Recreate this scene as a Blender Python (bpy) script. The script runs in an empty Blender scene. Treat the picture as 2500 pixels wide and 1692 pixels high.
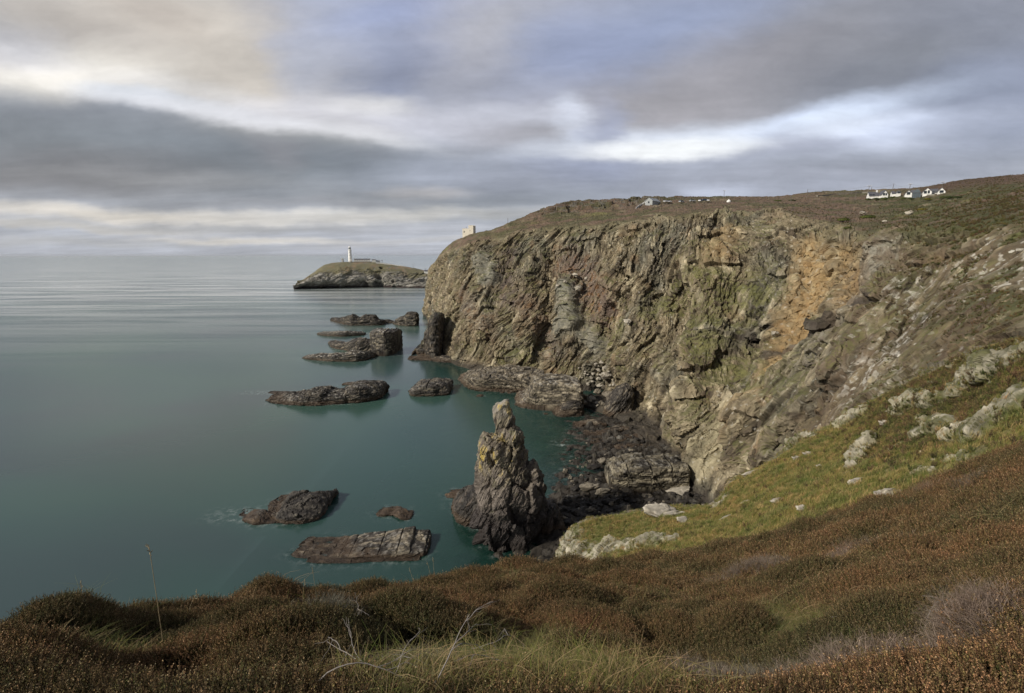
import bpy, math, random
import numpy as np
from mathutils import Vector, Matrix
SC = bpy.context.scene
COL = SC.collection
rng = np.random.default_rng(7)
random.seed(5)
f32 = np.float32
from concurrent.futures import ThreadPoolExecutor
POOL = ThreadPoolExecutor(4); CH = 24000

# ------------------------------------------------------------------ camera model (18 mm on full frame, 60 m above the sea)
F, CX, CY, H = 1250.0, 1250.0, 846.0, 60.0
PITCH = math.radians(10.2)
CP, SP = math.cos(PITCH), math.sin(PITCH)
def rayd(px, py):
    px = np.asarray(px, float); py = np.asarray(py, float)
    x = (px - CX) / F; yu = -(py - CY) / F
    return np.stack([x, CP + SP * yu, -SP + CP * yu], -1)
def PR(px, py, r):
    d = rayd(px, py); h = np.hypot(d[..., 0], d[..., 1])
    p = d * (np.asarray(r, float) / h)[..., None]; p[..., 2] += H
    return p
def PZ(px, py, z=0.0):
    d = rayd(px, py); k = (z - H) / d[..., 2]
    p = d * k[..., None]; p[..., 2] += H
    return p
def PY(px, py, Y):
    d = rayd(px, py); p = d * (Y / d[..., 1])[..., None] if np.ndim(d) > 1 else d * (Y / d[1])
    p[..., 2] += H
    return p
def proj(p):
    q = p - np.array([0, 0, H]); dep = q[..., 1] * CP - q[..., 2] * SP
    up = q[..., 1] * SP + q[..., 2] * CP
    return CX + F * q[..., 0] / dep, CY - F * up / dep, dep

# ------------------------------------------------------------------ numpy noise
_g = rng.normal(size=(256, 3)); _g /= np.linalg.norm(_g, axis=1)[:, None]
GR = _g.astype(f32)
def _h(ix, iy, iz, seed):
    h = (ix.astype(np.uint32) * np.uint32(374761393)) ^ (iy.astype(np.uint32) * np.uint32(668265263)) ^ (iz.astype(np.uint32) * np.uint32(2246822519)) ^ np.uint32((seed * 3266489917) & 0xffffffff)
    h ^= h >> np.uint32(15); h *= np.uint32(2246822519); h ^= h >> np.uint32(13); h *= np.uint32(3266489917); h ^= h >> np.uint32(16)
    return h
def perlin(p, seed=0):
    p = np.asarray(p, f32); sh = p.shape[:-1]; p = p.reshape(-1, 3)
    out = np.empty(len(p), f32)
    def work(a):
        q = p[a:a + CH]; i = np.floor(q); fr = q - i; i = i.astype(np.int64)
        w = fr * fr * fr * (fr * (fr * 6 - 15) + 10)
        acc = np.zeros(len(q), f32)
        for dx in (0, 1):
            wx = w[:, 0] if dx else 1 - w[:, 0]
            for dy in (0, 1):
                wy = w[:, 1] if dy else 1 - w[:, 1]
                for dz in (0, 1):
                    wz = w[:, 2] if dz else 1 - w[:, 2]
                    g = GR[_h(i[:, 0] + dx, i[:, 1] + dy, i[:, 2] + dz, seed) & np.uint32(255)]
                    acc += wx * wy * wz * (g[:, 0] * (fr[:, 0] - dx) + g[:, 1] * (fr[:, 1] - dy) + g[:, 2] * (fr[:, 2] - dz))
        out[a:a + CH] = acc * 1.6
    list(POOL.map(work, range(0, len(p), CH)))
    return out.reshape(sh)
def fbm(p, o=4, seed=0, gain=.5):
    s = 0; a = 1; t = 0; p = np.asarray(p, f32)
    for k in range(o):
        s = s + a * perlin(p * (2.03 ** k), seed + k * 17); t += a; a *= gain
    return s / t
def ridge(p, o=3, seed=0, gain=.5):
    s = 0; a = 1; t = 0; p = np.asarray(p, f32)
    for k in range(o):
        s = s + a * (1 - 2 * np.abs(perlin(p * (2.07 ** k), seed + k * 13))); t += a; a *= gain
    return s / t
def voro(p, seed=0):
    """F1, F2, random value of the nearest cell, and a random tilt value"""
    p = np.asarray(p, f32); sh = p.shape[:-1]; p = p.reshape(-1, 3)
    O = np.empty((len(p), 4), f32)
    def work(a):
        q = p[a:a + CH]; i = np.floor(q).astype(np.int64); fr = q - i
        f1 = np.full(len(q), 9., f32); f2 = f1.copy(); rv = np.zeros(len(q), f32); tl = rv.copy()
        for dx in (-1, 0, 1):
            for dy in (-1, 0, 1):
                for dz in (-1, 0, 1):
                    h = _h(i[:, 0] + dx, i[:, 1] + dy, i[:, 2] + dz, seed)
                    ox = dx + .1 + .8 * (h & np.uint32(1023)).astype(f32) / 1023 - fr[:, 0]
                    oy = dy + .1 + .8 * ((h >> np.uint32(10)) & np.uint32(1023)).astype(f32) / 1023 - fr[:, 1]
                    oz = dz + .1 + .8 * ((h >> np.uint32(20)) & np.uint32(1023)).astype(f32) / 1023 - fr[:, 2]
                    d = ox * ox + oy * oy + oz * oz
                    m = d < f1
                    f2 = np.where(m, f1, np.minimum(f2, d)); f1 = np.where(m, d, f1)
                    r = ((h * np.uint32(2654435761)) >> np.uint32(16)).astype(f32) / 65535
                    rv = np.where(m, r, rv)
                    r2 = (h & np.uint32(255)).astype(f32) / 255 * 2 - 1
                    r3 = ((h >> np.uint32(8)) & np.uint32(255)).astype(f32) / 255 * 2 - 1
                    tl = np.where(m, r2 * ox + r3 * oy + (r2 * .5 - r3 * .5) * oz, tl)
        O[a:a + CH] = np.stack([np.sqrt(f1), np.sqrt(f2), rv, tl], -1)
    list(POOL.map(work, range(0, len(p), CH)))
    return [O[:, k].reshape(sh) for k in range(4)]
def sstep(a, b, x):
    t = np.clip((x - a) / (b - a), 0, 1); return t * t * (3 - 2 * t)
def mixc(c, d, w):
    return c + (np.asarray(d, f32) - c) * w[..., None]

# ------------------------------------------------------------------ interpolation of control grids
def pchip(x, Y, xq):
    x = np.asarray(x, float); Y = np.asarray(Y, float); n = len(x)
    h = np.diff(x); sh = (-1,) + (1,) * (Y.ndim - 1)
    d = np.diff(Y, axis=0) / h.reshape(sh)
    m = np.zeros_like(Y)
    for i in range(1, n - 1):
        w1 = 2 * h[i] + h[i - 1]; w2 = h[i] + 2 * h[i - 1]
        with np.errstate(divide='ignore', invalid='ignore'):
            v = (w1 + w2) / (w1 / d[i - 1] + w2 / d[i])
        m[i] = np.where(d[i - 1] * d[i] > 0, v, 0)
    m[0] = d[0]; m[-1] = d[-1]
    k = np.clip(np.searchsorted(x, xq, side='right') - 1, 0, n - 2)
    t = ((xq - x[k]) / h[k]).reshape(sh); hh = h[k].reshape(sh)
    return ((2 * t**3 - 3 * t**2 + 1) * Y[k] + (t**3 - 2 * t**2 + t) * hh * m[k] + (-2 * t**3 + 3 * t**2) * Y[k + 1] + (t**3 - t**2) * hh * m[k + 1])
def loft(G, counts_r, counts_c):
    """G[row][col] = (px, py, r); counts = samples per interval; returns (nv,nu,3) world points"""
    G = np.array(G, float); G[..., 2] = np.log(G[..., 2])
    def q(counts):
        o = [np.arange(c) / c + i for i, c in enumerate(counts)]
        return np.concatenate(o + [np.array([float(len(counts))])])
    qr, qc = q(counts_r), q(counts_c)
    A = pchip(np.arange(G.shape[0]), G, qr)
    B = pchip(np.arange(G.shape[1]), A.transpose(1, 0, 2), qc).transpose(1, 0, 2)
    return PR(B[..., 0], B[..., 1], np.exp(B[..., 2])), qr, qc
def gnormals(P):
    du = np.gradient(P, axis=1); dv = np.gradient(P, axis=0)
    n = np.cross(du, dv); n /= np.linalg.norm(n, axis=-1)[..., None] + 1e-9
    return n

# ------------------------------------------------------------------ mesh helpers
def new_mesh(name, V, Fq, col=None, smooth=False, attrs=None):
    V = np.ascontiguousarray(V.reshape(-1, 3), dtype=f32); Fq = np.asarray(Fq, np.int32)
    me = bpy.data.meshes.new(name)
    me.vertices.add(len(V)); me.vertices.foreach_set('co', V.ravel())
    k = Fq.shape[1]
    me.loops.add(Fq.size); me.loops.foreach_set('vertex_index', Fq.ravel())
    me.polygons.add(len(Fq)); me.polygons.foreach_set('loop_start', np.arange(0, Fq.size, k, dtype=np.int32))
    me.polygons.foreach_set('use_smooth', np.full(len(Fq), smooth, bool))
    me.update(calc_edges=True)
    if col is not None:
        a = me.color_attributes.new('Col', 'FLOAT_COLOR', 'POINT')
        c = np.concatenate([col.reshape(-1, 3), np.ones((len(V), 1))], 1).astype(f32)
        a.data.foreach_set('color', c.ravel())
    for nm, v in (attrs or {}).items():
        a = me.attributes.new(nm, 'FLOAT', 'POINT'); a.data.foreach_set('value', np.asarray(v, f32).ravel())
    return me
def gridfaces(nv, nu, flip=False, wrap=False):
    i = np.arange(nv * nu).reshape(nv, nu)
    if wrap: i = np.concatenate([i, i[:, :1]], 1)
    a, b, c, d = i[:-1, :-1], i[:-1, 1:], i[1:, 1:], i[1:, :-1]
    q = np.stack([a, b, c, d], -1).reshape(-1, 4)
    return q[:, ::-1] if flip else q
def tag(o, label=None, cat=None, group=None, kind=None):
    if label: o['label'] = label
    if cat: o['category'] = cat
    if group: o['group'] = group
    if kind: o['kind'] = kind
    return o
def link(name, me, mat=None, parent=None):
    o = bpy.data.objects.new(name, me); COL.objects.link(o)
    if mat: me.materials.append(mat) if len(me.materials) == 0 else None
    if parent: o.parent = parent
    return o
def empty(name, loc, rz=0.0):
    o = bpy.data.objects.new(name, None); COL.objects.link(o)
    o.location = loc; o.rotation_euler = (0, 0, rz); o.empty_display_size = .2
    return o

# ------------------------------------------------------------------ materials
def mat(name):
    m = bpy.data.materials.new(name); m.use_nodes = True
    nt = m.node_tree; nt.nodes.clear()
    return m, nt
class N:
    def __init__(s, nt): s.nt = nt
    def __call__(s, t, _in=None, **kw):
        n = s.nt.nodes.new(t)
        for k, v in kw.items(): setattr(n, k, v)
        for k, v in (_in or {}).items():
            sk = n.inputs[k]
            if isinstance(v, bpy.types.NodeSocket): s.nt.links.new(v, sk)
            else: sk.default_value = v
        return n
    def math(s, op, a, b=None, c=None, clamp=False):
        d = {0: a}
        if b is not None: d[1] = b
        if c is not None: d[2] = c
        return s('ShaderNodeMath', d, operation=op, use_clamp=clamp).outputs[0]
    def mix(s, f, a, b, bt='MIX'):
        n = s('ShaderNodeMix', {0: f, 6: a, 7: b}, data_type='RGBA', blend_type=bt); return n.outputs[2]
    def ramp(s, f, stops, interp='LINEAR'):
        n = s('ShaderNodeValToRGB', {0: f}); cr = n.color_ramp; cr.interpolation = interp
        while len(cr.elements) < len(stops): cr.elements.new(.5)
        for e, (p, c) in zip(cr.elements, stops):
            e.position = p; e.color = (c[0], c[1], c[2], 1) if hasattr(c, '__len__') else (c, c, c, 1)
        return n.outputs[0]
def out(nt, sh):
    o = nt.nodes.new('ShaderNodeOutputMaterial'); nt.links.new(sh, o.inputs[0])
def vcol_mat(name, rough=.9, fine=3.0, amt=.35, bump=.3, bdist=.3):
    """vertex albedo broken up by fine procedural noise, plus bump"""
    m, nt = mat(name); n = N(nt)
    at = n('ShaderNodeAttribute', attribute_name='Col').outputs[0]
    g = n('ShaderNodeNewGeometry').outputs['Position']
    nz = n('ShaderNodeTexNoise', {'Vector': g, 'Scale': fine, 'Detail': 6., 'Roughness': .7}).outputs[0]
    k = n('ShaderNodeMapRange', {0: nz, 1: .3, 2: .7, 3: 1 - amt, 4: 1 + amt}).outputs[0]
    c = n('ShaderNodeVectorMath', {0: at, 1: n('ShaderNodeCombineXYZ', {0: k, 1: k, 2: k}).outputs[0]}, operation='MULTIPLY').outputs[0]
    b = n('ShaderNodeBump', {'Strength': bump, 'Distance': bdist, 'Height': nz}).outputs[0]
    p = n('ShaderNodeBsdfPrincipled', {'Base Color': c, 'Roughness': rough, 'Normal': b, 'Specular IOR Level': .25})
    out(nt, p.outputs[0]); return m
def plain(name, c, rough=.6, var=.12, scale=4.0, metal=0., bump=0.):
    m, nt = mat(name); n = N(nt)
    tc = n('ShaderNodeNewGeometry').outputs['Position']
    nz = n('ShaderNodeTexNoise', {'Vector': tc, 'Scale': scale, 'Detail': 5., 'Roughness': .65}).outputs[0]
    a = tuple(max(0, x * (1 - var)) for x in c) + (1,); b = tuple(min(1, x * (1 + var)) for x in c) + (1,)
    k = n('ShaderNodeMapRange', {0: nz, 1: .3, 2: .7}).outputs[0]
    col = n.mix(k, a, b)
    d = {'Base Color': col, 'Roughness': rough, 'Metallic': metal}
    if bump: d['Normal'] = n('ShaderNodeBump', {'Strength': bump, 'Distance': .05, 'Height': nz}).outputs[0]
    out(nt, n('ShaderNodeBsdfPrincipled', d).outputs[0]); return m
M_ROCK = vcol_mat('cliff rock', .88, .9, .30, .5, .5)
M_SROCK = vcol_mat('sea rock', .6, 1.6, .35, .5, .3)
M_SOIL = vcol_mat('heath soil', .95, 8.0, .3, .5, .1)

# surface-picking: turn a pixel into a point of a base grid
class Surf:
    def __init__(s, P, st=3):
        s.P = P[::st, ::st].reshape(-1, 3); s.x, s.y, s.d = proj(s.P)
    def at(s, px, py):
        e = np.hypot(s.x - px, s.y - py); k = np.where(e < max(e.min() * 1.3, 3))[0]
        return s.P[k[np.argmin(s.d[k])]]
def stroke(surf, P, pts, wob=None, soft=.5):
    """distance field of a chain of balls laid along the surface; pts = (px, py, radius in m)"""
    fine = [pts[0]]
    for (a0, b0, r0_), (a1, b1, r1_) in zip(pts[:-1], pts[1:]):
        k = max(1, int(math.hypot(a1 - a0, b1 - b0) / 14))
        fine += [(a0 + (a1 - a0) * t / k, b0 + (b1 - b0) * t / k, r0_ + (r1_ - r0_) * t / k) for t in range(1, k + 1)]
    sh = P.shape[:-1]; X = P.reshape(-1, 3).astype(f32); best = np.full(len(X), 9., f32)
    q = [(surf.at(a, b).astype(f32), r) for a, b, r in fine]
    lo = np.min([c - 3 * r for c, r in q], 0); hi = np.max([c + 3 * r for c, r in q], 0)
    idx = np.where(((X > lo) & (X < hi)).all(1))[0]; Y = X[idx]; bb = np.full(len(Y), 9., f32)
    for c, r in q: bb = np.minimum(bb, np.linalg.norm(Y - c, axis=1) / r)
    best[idx] = bb; best = best.reshape(sh)
    if wob is not None: best = best + wob
    return 1 - sstep(1 - soft, 1 + soft * .3, best)
#@@TERRAIN
# ------------------------------------------------------------------ main cliff and headland
def r0(px, py, z=0.5):
    p = PZ(px, py, z); return float(math.hypot(p[0], p[1]))
C = [ # each column: R1..R7 as (px, py, r); r None = on the waterline
 [(1078,765,600),(1080,730,600),(1085,690,600),(1095,655,600),(1118,612,600),(1140,596,600),(1165,588,600)],
 [(1038,764,None),(1039,742,547),(1043,705,549),(1050,665,551),(1064,638,553),(1082,613,556),(1106,591,562)],
 [(1055,805,None),(1058,772,430),(1064,725,438),(1078,672,447),(1098,617,458),(1120,590,468),(1148,573,480)],
 [(1095,878,None),(1094,842,300),(1100,770,318),(1118,680,340),(1155,598,368),(1175,582,390),(1200,562,415)],
 [(1160,905,None),(1165,872,270),(1170,790,285),(1185,700,308),(1215,586,340),(1228,568,375),(1248,542,410)],
 [(1225,948,None),(1240,905,246),(1255,800,264),(1270,690,288),(1300,569,318),(1312,550,360),(1332,510,420)],
 [(1325,968,None),(1335,925,238),(1345,815,252),(1360,690,272),(1390,562,298),(1395,535,360),(1412,496,440)],
 [(1420,990,None),(1430,952,225),(1440,830,238),(1450,690,256),(1480,557,280),(1480,530,350),(1492,491,450)],
 [(1495,1015,None),(1510,960,208),(1520,840,218),(1535,690,237),(1570,548,262),(1570,520,340),(1580,488,470)],
 [(1580,1090,None),(1595,1030,180),(1605,880,194),(1620,700,222),(1660,540,252),(1660,513,335),(1665,483,490)],
 [(1690,1212,None),(1690,1120,143),(1695,930,164),(1715,720,202),(1770,530,243),(1770,508,335),(1770,482,510)],
 [(1790,1215,120),(1795,1110,127),(1800,930,150),(1820,740,188),(1880,527,233),(1880,505,325),(1880,483,510)],
 [(1910,1130,106),(1915,1050,113),(1930,910,134),(1950,760,163),(2010,566,212),(2000,503,330),(2000,471,490)],
 [(2025,1070,92),(2035,990,99),(2060,865,115),(2090,740,138),(2135,595,178),(2130,508,320),(2130,467,490)],
 [(2155,1010,76),(2165,935,85),(2190,815,102),(2210,700,122),(2240,590,153),(2230,508,300),(2232,463,490)],
 [(2320,1020,58),(2325,930,66),(2330,810,82),(2345,700,100),(2370,570,135),(2370,492,270),(2370,441,570)],
 [(2500,1060,40),(2500,960,50),(2500,820,66),(2500,700,84),(2500,570,112),(2500,478,240),(2500,430,640)],
 [(2780,1100,32),(2780,980,42),(2780,820,56),(2780,700,70),(2780,560,98),(2780,465,220),(2780,405,660)]]
rows = [[] for _ in range(9)]
for c in C:
    c = [(a, b, r0(a, b) if r is None else r) for a, b, r in c]
    p1 = PR(*c[0]); k = c[0][2]
    t = p1.copy(); t[2] -= 7; t[:2] *= (k - 4) / k
    def topix(p):
        x, y, _ = proj(p); return (float(x), float(y), float(math.hypot(p[0], p[1])))
    rows[0].append(topix(t))
    for i in range(7): rows[i + 1].append(c[i])
    p7 = PR(*c[6]); p7[:2] *= 1.15; p7[2] -= 12
    rows[8].append(topix(p7))
def turn(q, deg, dz, dr=1.):
    p = PR(*q); a = math.radians(-deg); x, y = p[0], p[1]; p[0], p[1] = (x * math.cos(a) - y * math.sin(a)) * dr, (x * math.sin(a) + y * math.cos(a)) * dr
    p[2] += dz; return topix(p)
for r_ in rows: r_.append(turn(r_[17], 16, 3)); r_.append(turn(r_[17], 32, 6))
CR = [12, 70, 150, 170, 170, 90, 90, 6]
CC = [20, 50, 50, 70, 80, 80, 80, 80, 80, 85, 90, 95, 90, 90, 90, 90, 60, 20, 20]
B1, qr, qc = loft(rows, CR, CC)
S1 = Surf(B1, 3)
N1 = gnormals(B1)
V = qr[:, None] + 0 * qc[None, :]          # row parameter
U = 0 * qr[:, None] + qc[None, :]
# strata run up and to the right; across-strata axis:
def axes(t, n):
    t = np.array(t, float); t /= np.linalg.norm(t)
    n = np.array(n, float); n -= t * (n @ t); n /= np.linalg.norm(n)
    return t, n, np.cross(t, n)
tA, nA, bA = axes((.45, .35, .82), (.85, -.2, -.5))
def rockdisp(P, Nn, m=1., sc=1., seed=0, ax=None, big=4.5, smooth=1.):
    """blocky bedded rock relief, built up in three passes so that steep steps get their own relief; m scales it per vertex"""
    t, n, b = ax or (tA, nA, bA)
    def co(P):
        P = P - np.array([70, 170, 40]) if ax is None else P
        Q = np.stack([P @ n, P @ t, P @ b], -1).astype(f32)
        if ax is None:
            ph = (sstep(-30, 70, P[..., 0] + .3 * fbm(P / 60, 2, 990) * 60) * .75 - .12).astype(f32); cs_, sn_ = np.cos(ph), np.sin(ph)
            Q[..., 0], Q[..., 1] = cs_ * Q[..., 0] + sn_ * Q[..., 1], cs_ * Q[..., 1] - sn_ * Q[..., 0]
        Q[..., 0] += fbm(Q / (48 * sc), 3, seed + 3) * (15 if ax is None else 2.5) * sc
        return Q
    m = np.broadcast_to(np.asarray(m, f32), P.shape[:-1])
    Q = co(P)
    d = fbm(Q / np.array([24, 36, 30]) / sc, 4, seed + 1) * big * 1.3 + ridge(Q / np.array([13, 30, 22]) / sc, 2, seed + 2) * .7
    tz = P[..., 2] / (8.5 * sc) + fbm(P / (26 * sc), 2, seed + 11) * 1.2; tz = tz - np.floor(tz)
    d = d + (sstep(0, .75, 1 - tz) - .5) * 2.4 * sstep(-.1, .25, fbm(P / (22 * sc), 2, seed + 12)) * big / 4.5
    P = P + Nn * (d * m * sc)[..., None]; Nn = gnormals(P)
    Q = co(P)
    f = voro(Q / np.array([4.0, 15, 8.0]) / sc, seed + 5)
    d = (f[2] - .5) * 1.8 + f[3] * 1.4
    f2 = voro(Q / np.array([1.5, 5.4, 3.0]) / sc, seed + 6)
    d = d + (f2[2] - .5) * .9 + f2[3] * .65
    P = P + Nn * (d * m * sc)[..., None]; Nn = gnormals(P)
    Q = co(P)
    f3 = voro(Q / np.array([.55, 2.0, 1.3]) / sc, seed + 8)
    d = (f3[2] - .5) * .4 + f3[3] * .3 + ridge(Q / np.array([.8, 7, 4]) / sc, 2, seed + 7) * .2
    P = P + Nn * (d * m * sc * smooth)[..., None]
    return P, Q, f[2], f2[2], f3[2]
rockm = sstep(.6, 1.2, V) * (1 - sstep(4.9, 5.25, V + .3 * fbm(B1 / 11, 3, 40)))
dist = np.linalg.norm(B1[..., :2], axis=-1)
near = np.clip(dist / 150, .42, 1.0)
rsl = sstep(13.0, 15.6, U)                   # right-hand slope: rocks poking out of heath
lump = fbm(B1 / np.array([9, 9, 5]), 4, 60)
outc = sstep(-.12, .08, lump + .25 * perlin(B1 / 3.2, 61))      # where rock outcrops on the slope
wob = .35 * fbm(B1 / 9, 3, 77)
# named features, laid out as strokes on the surface
def sk(pts, soft=.5, k=1.): return stroke(S1, B1, pts, wob * k, soft)
ochre = sk([(1985,590,6),(1970,700,10),(1935,800,9),(1880,890,5)], .7, 1.)
ochre = np.maximum(ochre, sk([(2060,600,6),(2080,700,8),(2035,790,6)], .7, 1.))
ochre = np.maximum(ochre, sk([(1780,570,7),(1760,640,6)], .9) * .55)
ochre = np.maximum(ochre, sk([(2270,640,4),(2290,620,4)], .6) * .8)
ochre = np.maximum(ochre, sk([(1790,1000,5),(1850,970,4)], 1.) * .6)
darkh = sk([(1870,860,3),(1960,810,4.5),(2060,765,3.5),(2120,730,2)], .5)
darkh = np.maximum(darkh, sk([(1790,830,6),(1830,800,5)], .6) * .8)
cave = sk([(1890,1080,3),(1945,1030,4.2),(2010,970,3.),(2080,905,1.6)], .6, .6)
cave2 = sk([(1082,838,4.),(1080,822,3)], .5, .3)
grassA = sk([(1470,880,5),(1520,800,4)], 1.)
grassA = np.maximum(grassA, sk([(1640,940,6),(1660,1000,5)], .7))
grassA = np.maximum(grassA, sk([(1600,760,6),(1690,700,10),(1790,720,14),(1860,700,8)], 1.) * .8)
grassA = np.maximum(grassA, sk([(1700,800,9),(1790,880,9),(1850,930,6)], 1.) * .75)
grassA = np.maximum(grassA, sk([(1230,870,5),(1300,840,6),(1280,890,6)], 1.) * .6)
brown = sk([(1380,640,12),(1480,730,9),(1480,790,6),(1440,720,9)], .9)
brown = np.maximum(brown, sk([(1290,740,9),(1320,800,7),(1340,870,5)], 1.) * .8)
brown = np.maximum(brown, sk([(1130,710,7),(1150,760,8),(1200,820,6)], 1.) * .7)
purp = sk([(1240,610,9),(1225,680,11),(1250,740,9)], .8)
lay = sk([(1185,640,9),(1195,680,8)], .5, .3)          # flat bedded slabs
lay = np.maximum(lay, sk([(1385,720,8),(1400,790,9),(1370,800,7)], .5, .4))
lay = np.maximum(lay, sk([(1440,820,6),(1460,850,5)], .6) * .8)
palec = sk([(1720,1050,8),(1760,1120,7),(1700,1150,6),(1780,1010,6)], .9)
palec = np.maximum(palec, sk([(1270,930,5),(1350,940,5)], .8) * .7)
slab = np.maximum(sk([(1640,1130,9),(1560,1125,4)], .3, .2), 0)
ribA = sk([(2000,860,5),(2090,720,6),(2190,600,6)], .7)   # grey rib right of the ochre face
lich = np.maximum(sk([(2230,830,6),(2180,900,6),(2240,700,8)], 1.), sk([(2440,640,8),(2480,700,7),(2380,640,6)], .8))
lich = np.maximum(lich, sk([(2080,920,6),(2140,960,6),(2200,1010,6)], 1.))
BUT = [([(1300,640,5),(1290,760,7),(1275,880,8)], 3.5), ([(1240,600,6),(1215,720,8),(1190,820,7)], -3.5), ([(1180,620,7),(1150,760,8),(1120,860,6)], 3.5),
       ([(1390,700,8),(1400,830,8)], 5.), ([(1480,760,7),(1470,880,7),(1460,940,6)], -5.), ([(1345,600,6),(1335,720,6),(1330,830,6)], -3.),
       ([(1570,700,8),(1560,860,8),(1540,960,7)], 4.5), ([(1650,740,8),(1640,900,7),(1640,1000,6)], -3.5), ([(1700,860,7),(1690,1000,7),(1710,1130,6)], 4.5),
       ([(1800,760,9),(1790,900,9)], -3.), ([(1830,1000,6),(1790,1120,5)], 3.), ([(1520,600,8),(1500,700,8)], 3.), ([(1620,600,6),(1610,700,7)], -3.), ([(1720,600,8),(1730,700,8)], 3.5),
       ([(1870,620,5),(1850,760,6),(1830,850,6)], -2.5), ([(2070,690,3),(2020,800,3)], -3.), ([(2050,900,4),(2130,800,5),(2230,700,5)], 2.5), ([(2000,1010,3),(2120,880,3),(2200,800,3)], -2.5)]
# horizontal bedding used where slabs lie flat
tH, nH, bH = axes((1, .3, .12), (0, 0, 1))
QH = np.stack([B1 @ nH, B1 @ tH, B1 @ bH], -1).astype(f32)
fh = voro(QH / np.array([1.3, 6, 6]), 91); dH = (fh[2] - .5) * 1.6 + fh[3] * .4 + ridge(QH / np.array([.7, 9, 9]), 2, 92) * .3
foot = (1 - sstep(1.6, 2.3, V + .3 * fbm(B1 / 12, 2, 95))) * (1 - sstep(10.0, 11.0, U)) * sstep(2.5, 4, U)
hw = np.clip(np.maximum(lay, foot * .9), 0, 1)
# large forms first: explicit buttresses and gullies, the ochre recess and the caves
pre = -4.5 * ochre * sstep(11, 12, U) + 2.0 * ribA - 8.5 * cave - 6 * cave2 + lay * hw * 2.5
for pts, dz in BUT: pre = pre + dz * 1.15 * sk(pts if dz > 0 else [(x, y, r * .75) for x, y, r in pts], .8)
pre *= rockm * np.clip(dist / 150, .35, 1)
P1 = B1 + N1 * pre[..., None]; NP = gnormals(P1)
m1 = (1 - hw) * (1 - .35 * rsl * (1 - outc)) * near * (1 - .45 * ochre) * rockm * (1 - .2 * sstep(11.5, 14, U))
P1, Q, rv, rv2, rv3 = rockdisp(P1, NP, m1)
NP = gnormals(P1)
D1 = (dH + fbm(B1 / 20, 3, 41) * 1.5) * hw * near * rockm
flu = ridge(np.stack([B1[..., 0] / 3.2 + .25 * B1[..., 2] / 3.2, B1[..., 1] / 9, B1[..., 2] / 26], -1), 2, 33)
D1 += ochre * flu * 2.2 * rockm
heath = fbm(B1 / 6, 4, 50) * 1.2 + ridge(B1 / 2.4, 2, 51) * .35 + fbm(B1 / 1.3, 2, 52) * .3
D1 += heath * (1 - rockm) * np.clip(dist / 200, .4, 1.2) * (V > 4)
crag = sstep(4.6, 5.5, U) * (1 - sstep(8.2, 9.5, U)) * sstep(6.2, 6.6, V)     # craggy skyline
cr = voro(B1 / np.array([7, 7, 4]), 55)
D1 += crag * ((cr[2] - .3) * 3.2 + cr[3] * 1.5) * (V < 7.4)
P1 = P1 + NP * D1[..., None]
NN = gnormals(P1); up = np.clip(NN[..., 2], -1, 1)
Nb = gnormals(P1[::6, ::6]); 
# ---- albedo
tone = fbm(Q / np.array([2.2, 14, 8]), 4, 101); t2 = fbm(Q / np.array([.7, 4, 3]), 3, 102); t3 = fbm(P1 / 26, 3, 103); t4 = fbm(P1 / 3.0, 4, 104)
c = np.empty(P1.shape, f32); c[:] = (.185, .15, .097)
c = mixc(c, (.13, .12, .09), sstep(-.1, .35, t3))
c = mixc(c, (.37, .32, .22), sstep(.08, .42, tone) * .85)
c = mixc(c, (.06, .046, .033), sstep(.02, .4, -tone + .3 * t2) * .85)
c = mixc(c, (.24, .15, .08), sstep(.2, .5, fbm(P1 / 9, 3, 106)) * .35)
c *= (1 + .6 * (rv2 - .5) + .35 * (rv - .5) + .8 * (rv3 - .5))[..., None]
c = mixc(c, (.17, .12, .10), brown * .6); c = mixc(c, (.20, .11, .055), brown * sstep(.05, .3, t4) * .8)
c = mixc(c, (.10, .075, .075), purp * sstep(-.2, .2, tone) * .8)
c = mixc(c, (.37, .255, .12), np.clip(ochre * (.75 + .4 * tone + .3 * t2), 0, 1)); c = mixc(c, (.27, .16, .07), ochre * sstep(0, .4, t2) * .5); c = mixc(c, (.28, .26, .19), ochre * sstep(.1, .4, t4) * .5); c = mixc(c, (.17, .10, .045), ochre * sstep(.05, .5, -flu + .4 * t2) * .75)
c = mixc(c, (.47, .40, .25), ochre * sstep(.15, .5, tone) * .5)
c = mixc(c, (.22, .22, .185), lay * .6)
c = mixc(c, (.40, .355, .235), palec * (.35 + .5 * sstep(-.2, .3, tone)) * .75)
c = mixc(c, (.30, .29, .25), ribA * .6)
c = mixc(c, (.125, .09, .06), sstep(12.0, 13.0, U) * .75 * sstep(-.35, .15, t4 + .3 * t2))
# pale flecks and lichen
vz = voro(P1 / np.array([1.25, 1.25, .9]), 120)
fleck = (vz[0] < .34) & (vz[2] > .80 - .25 * lich - .1 * rsl)
c = mixc(c, (.55, .52, .45), fleck * (.45 + .5 * lich) * sstep(.15, .55, up))
c = mixc(c, (.50, .47, .41), sstep(.12, .3, fbm(P1 / 1.4, 3, 121)) * lich * .75)
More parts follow.
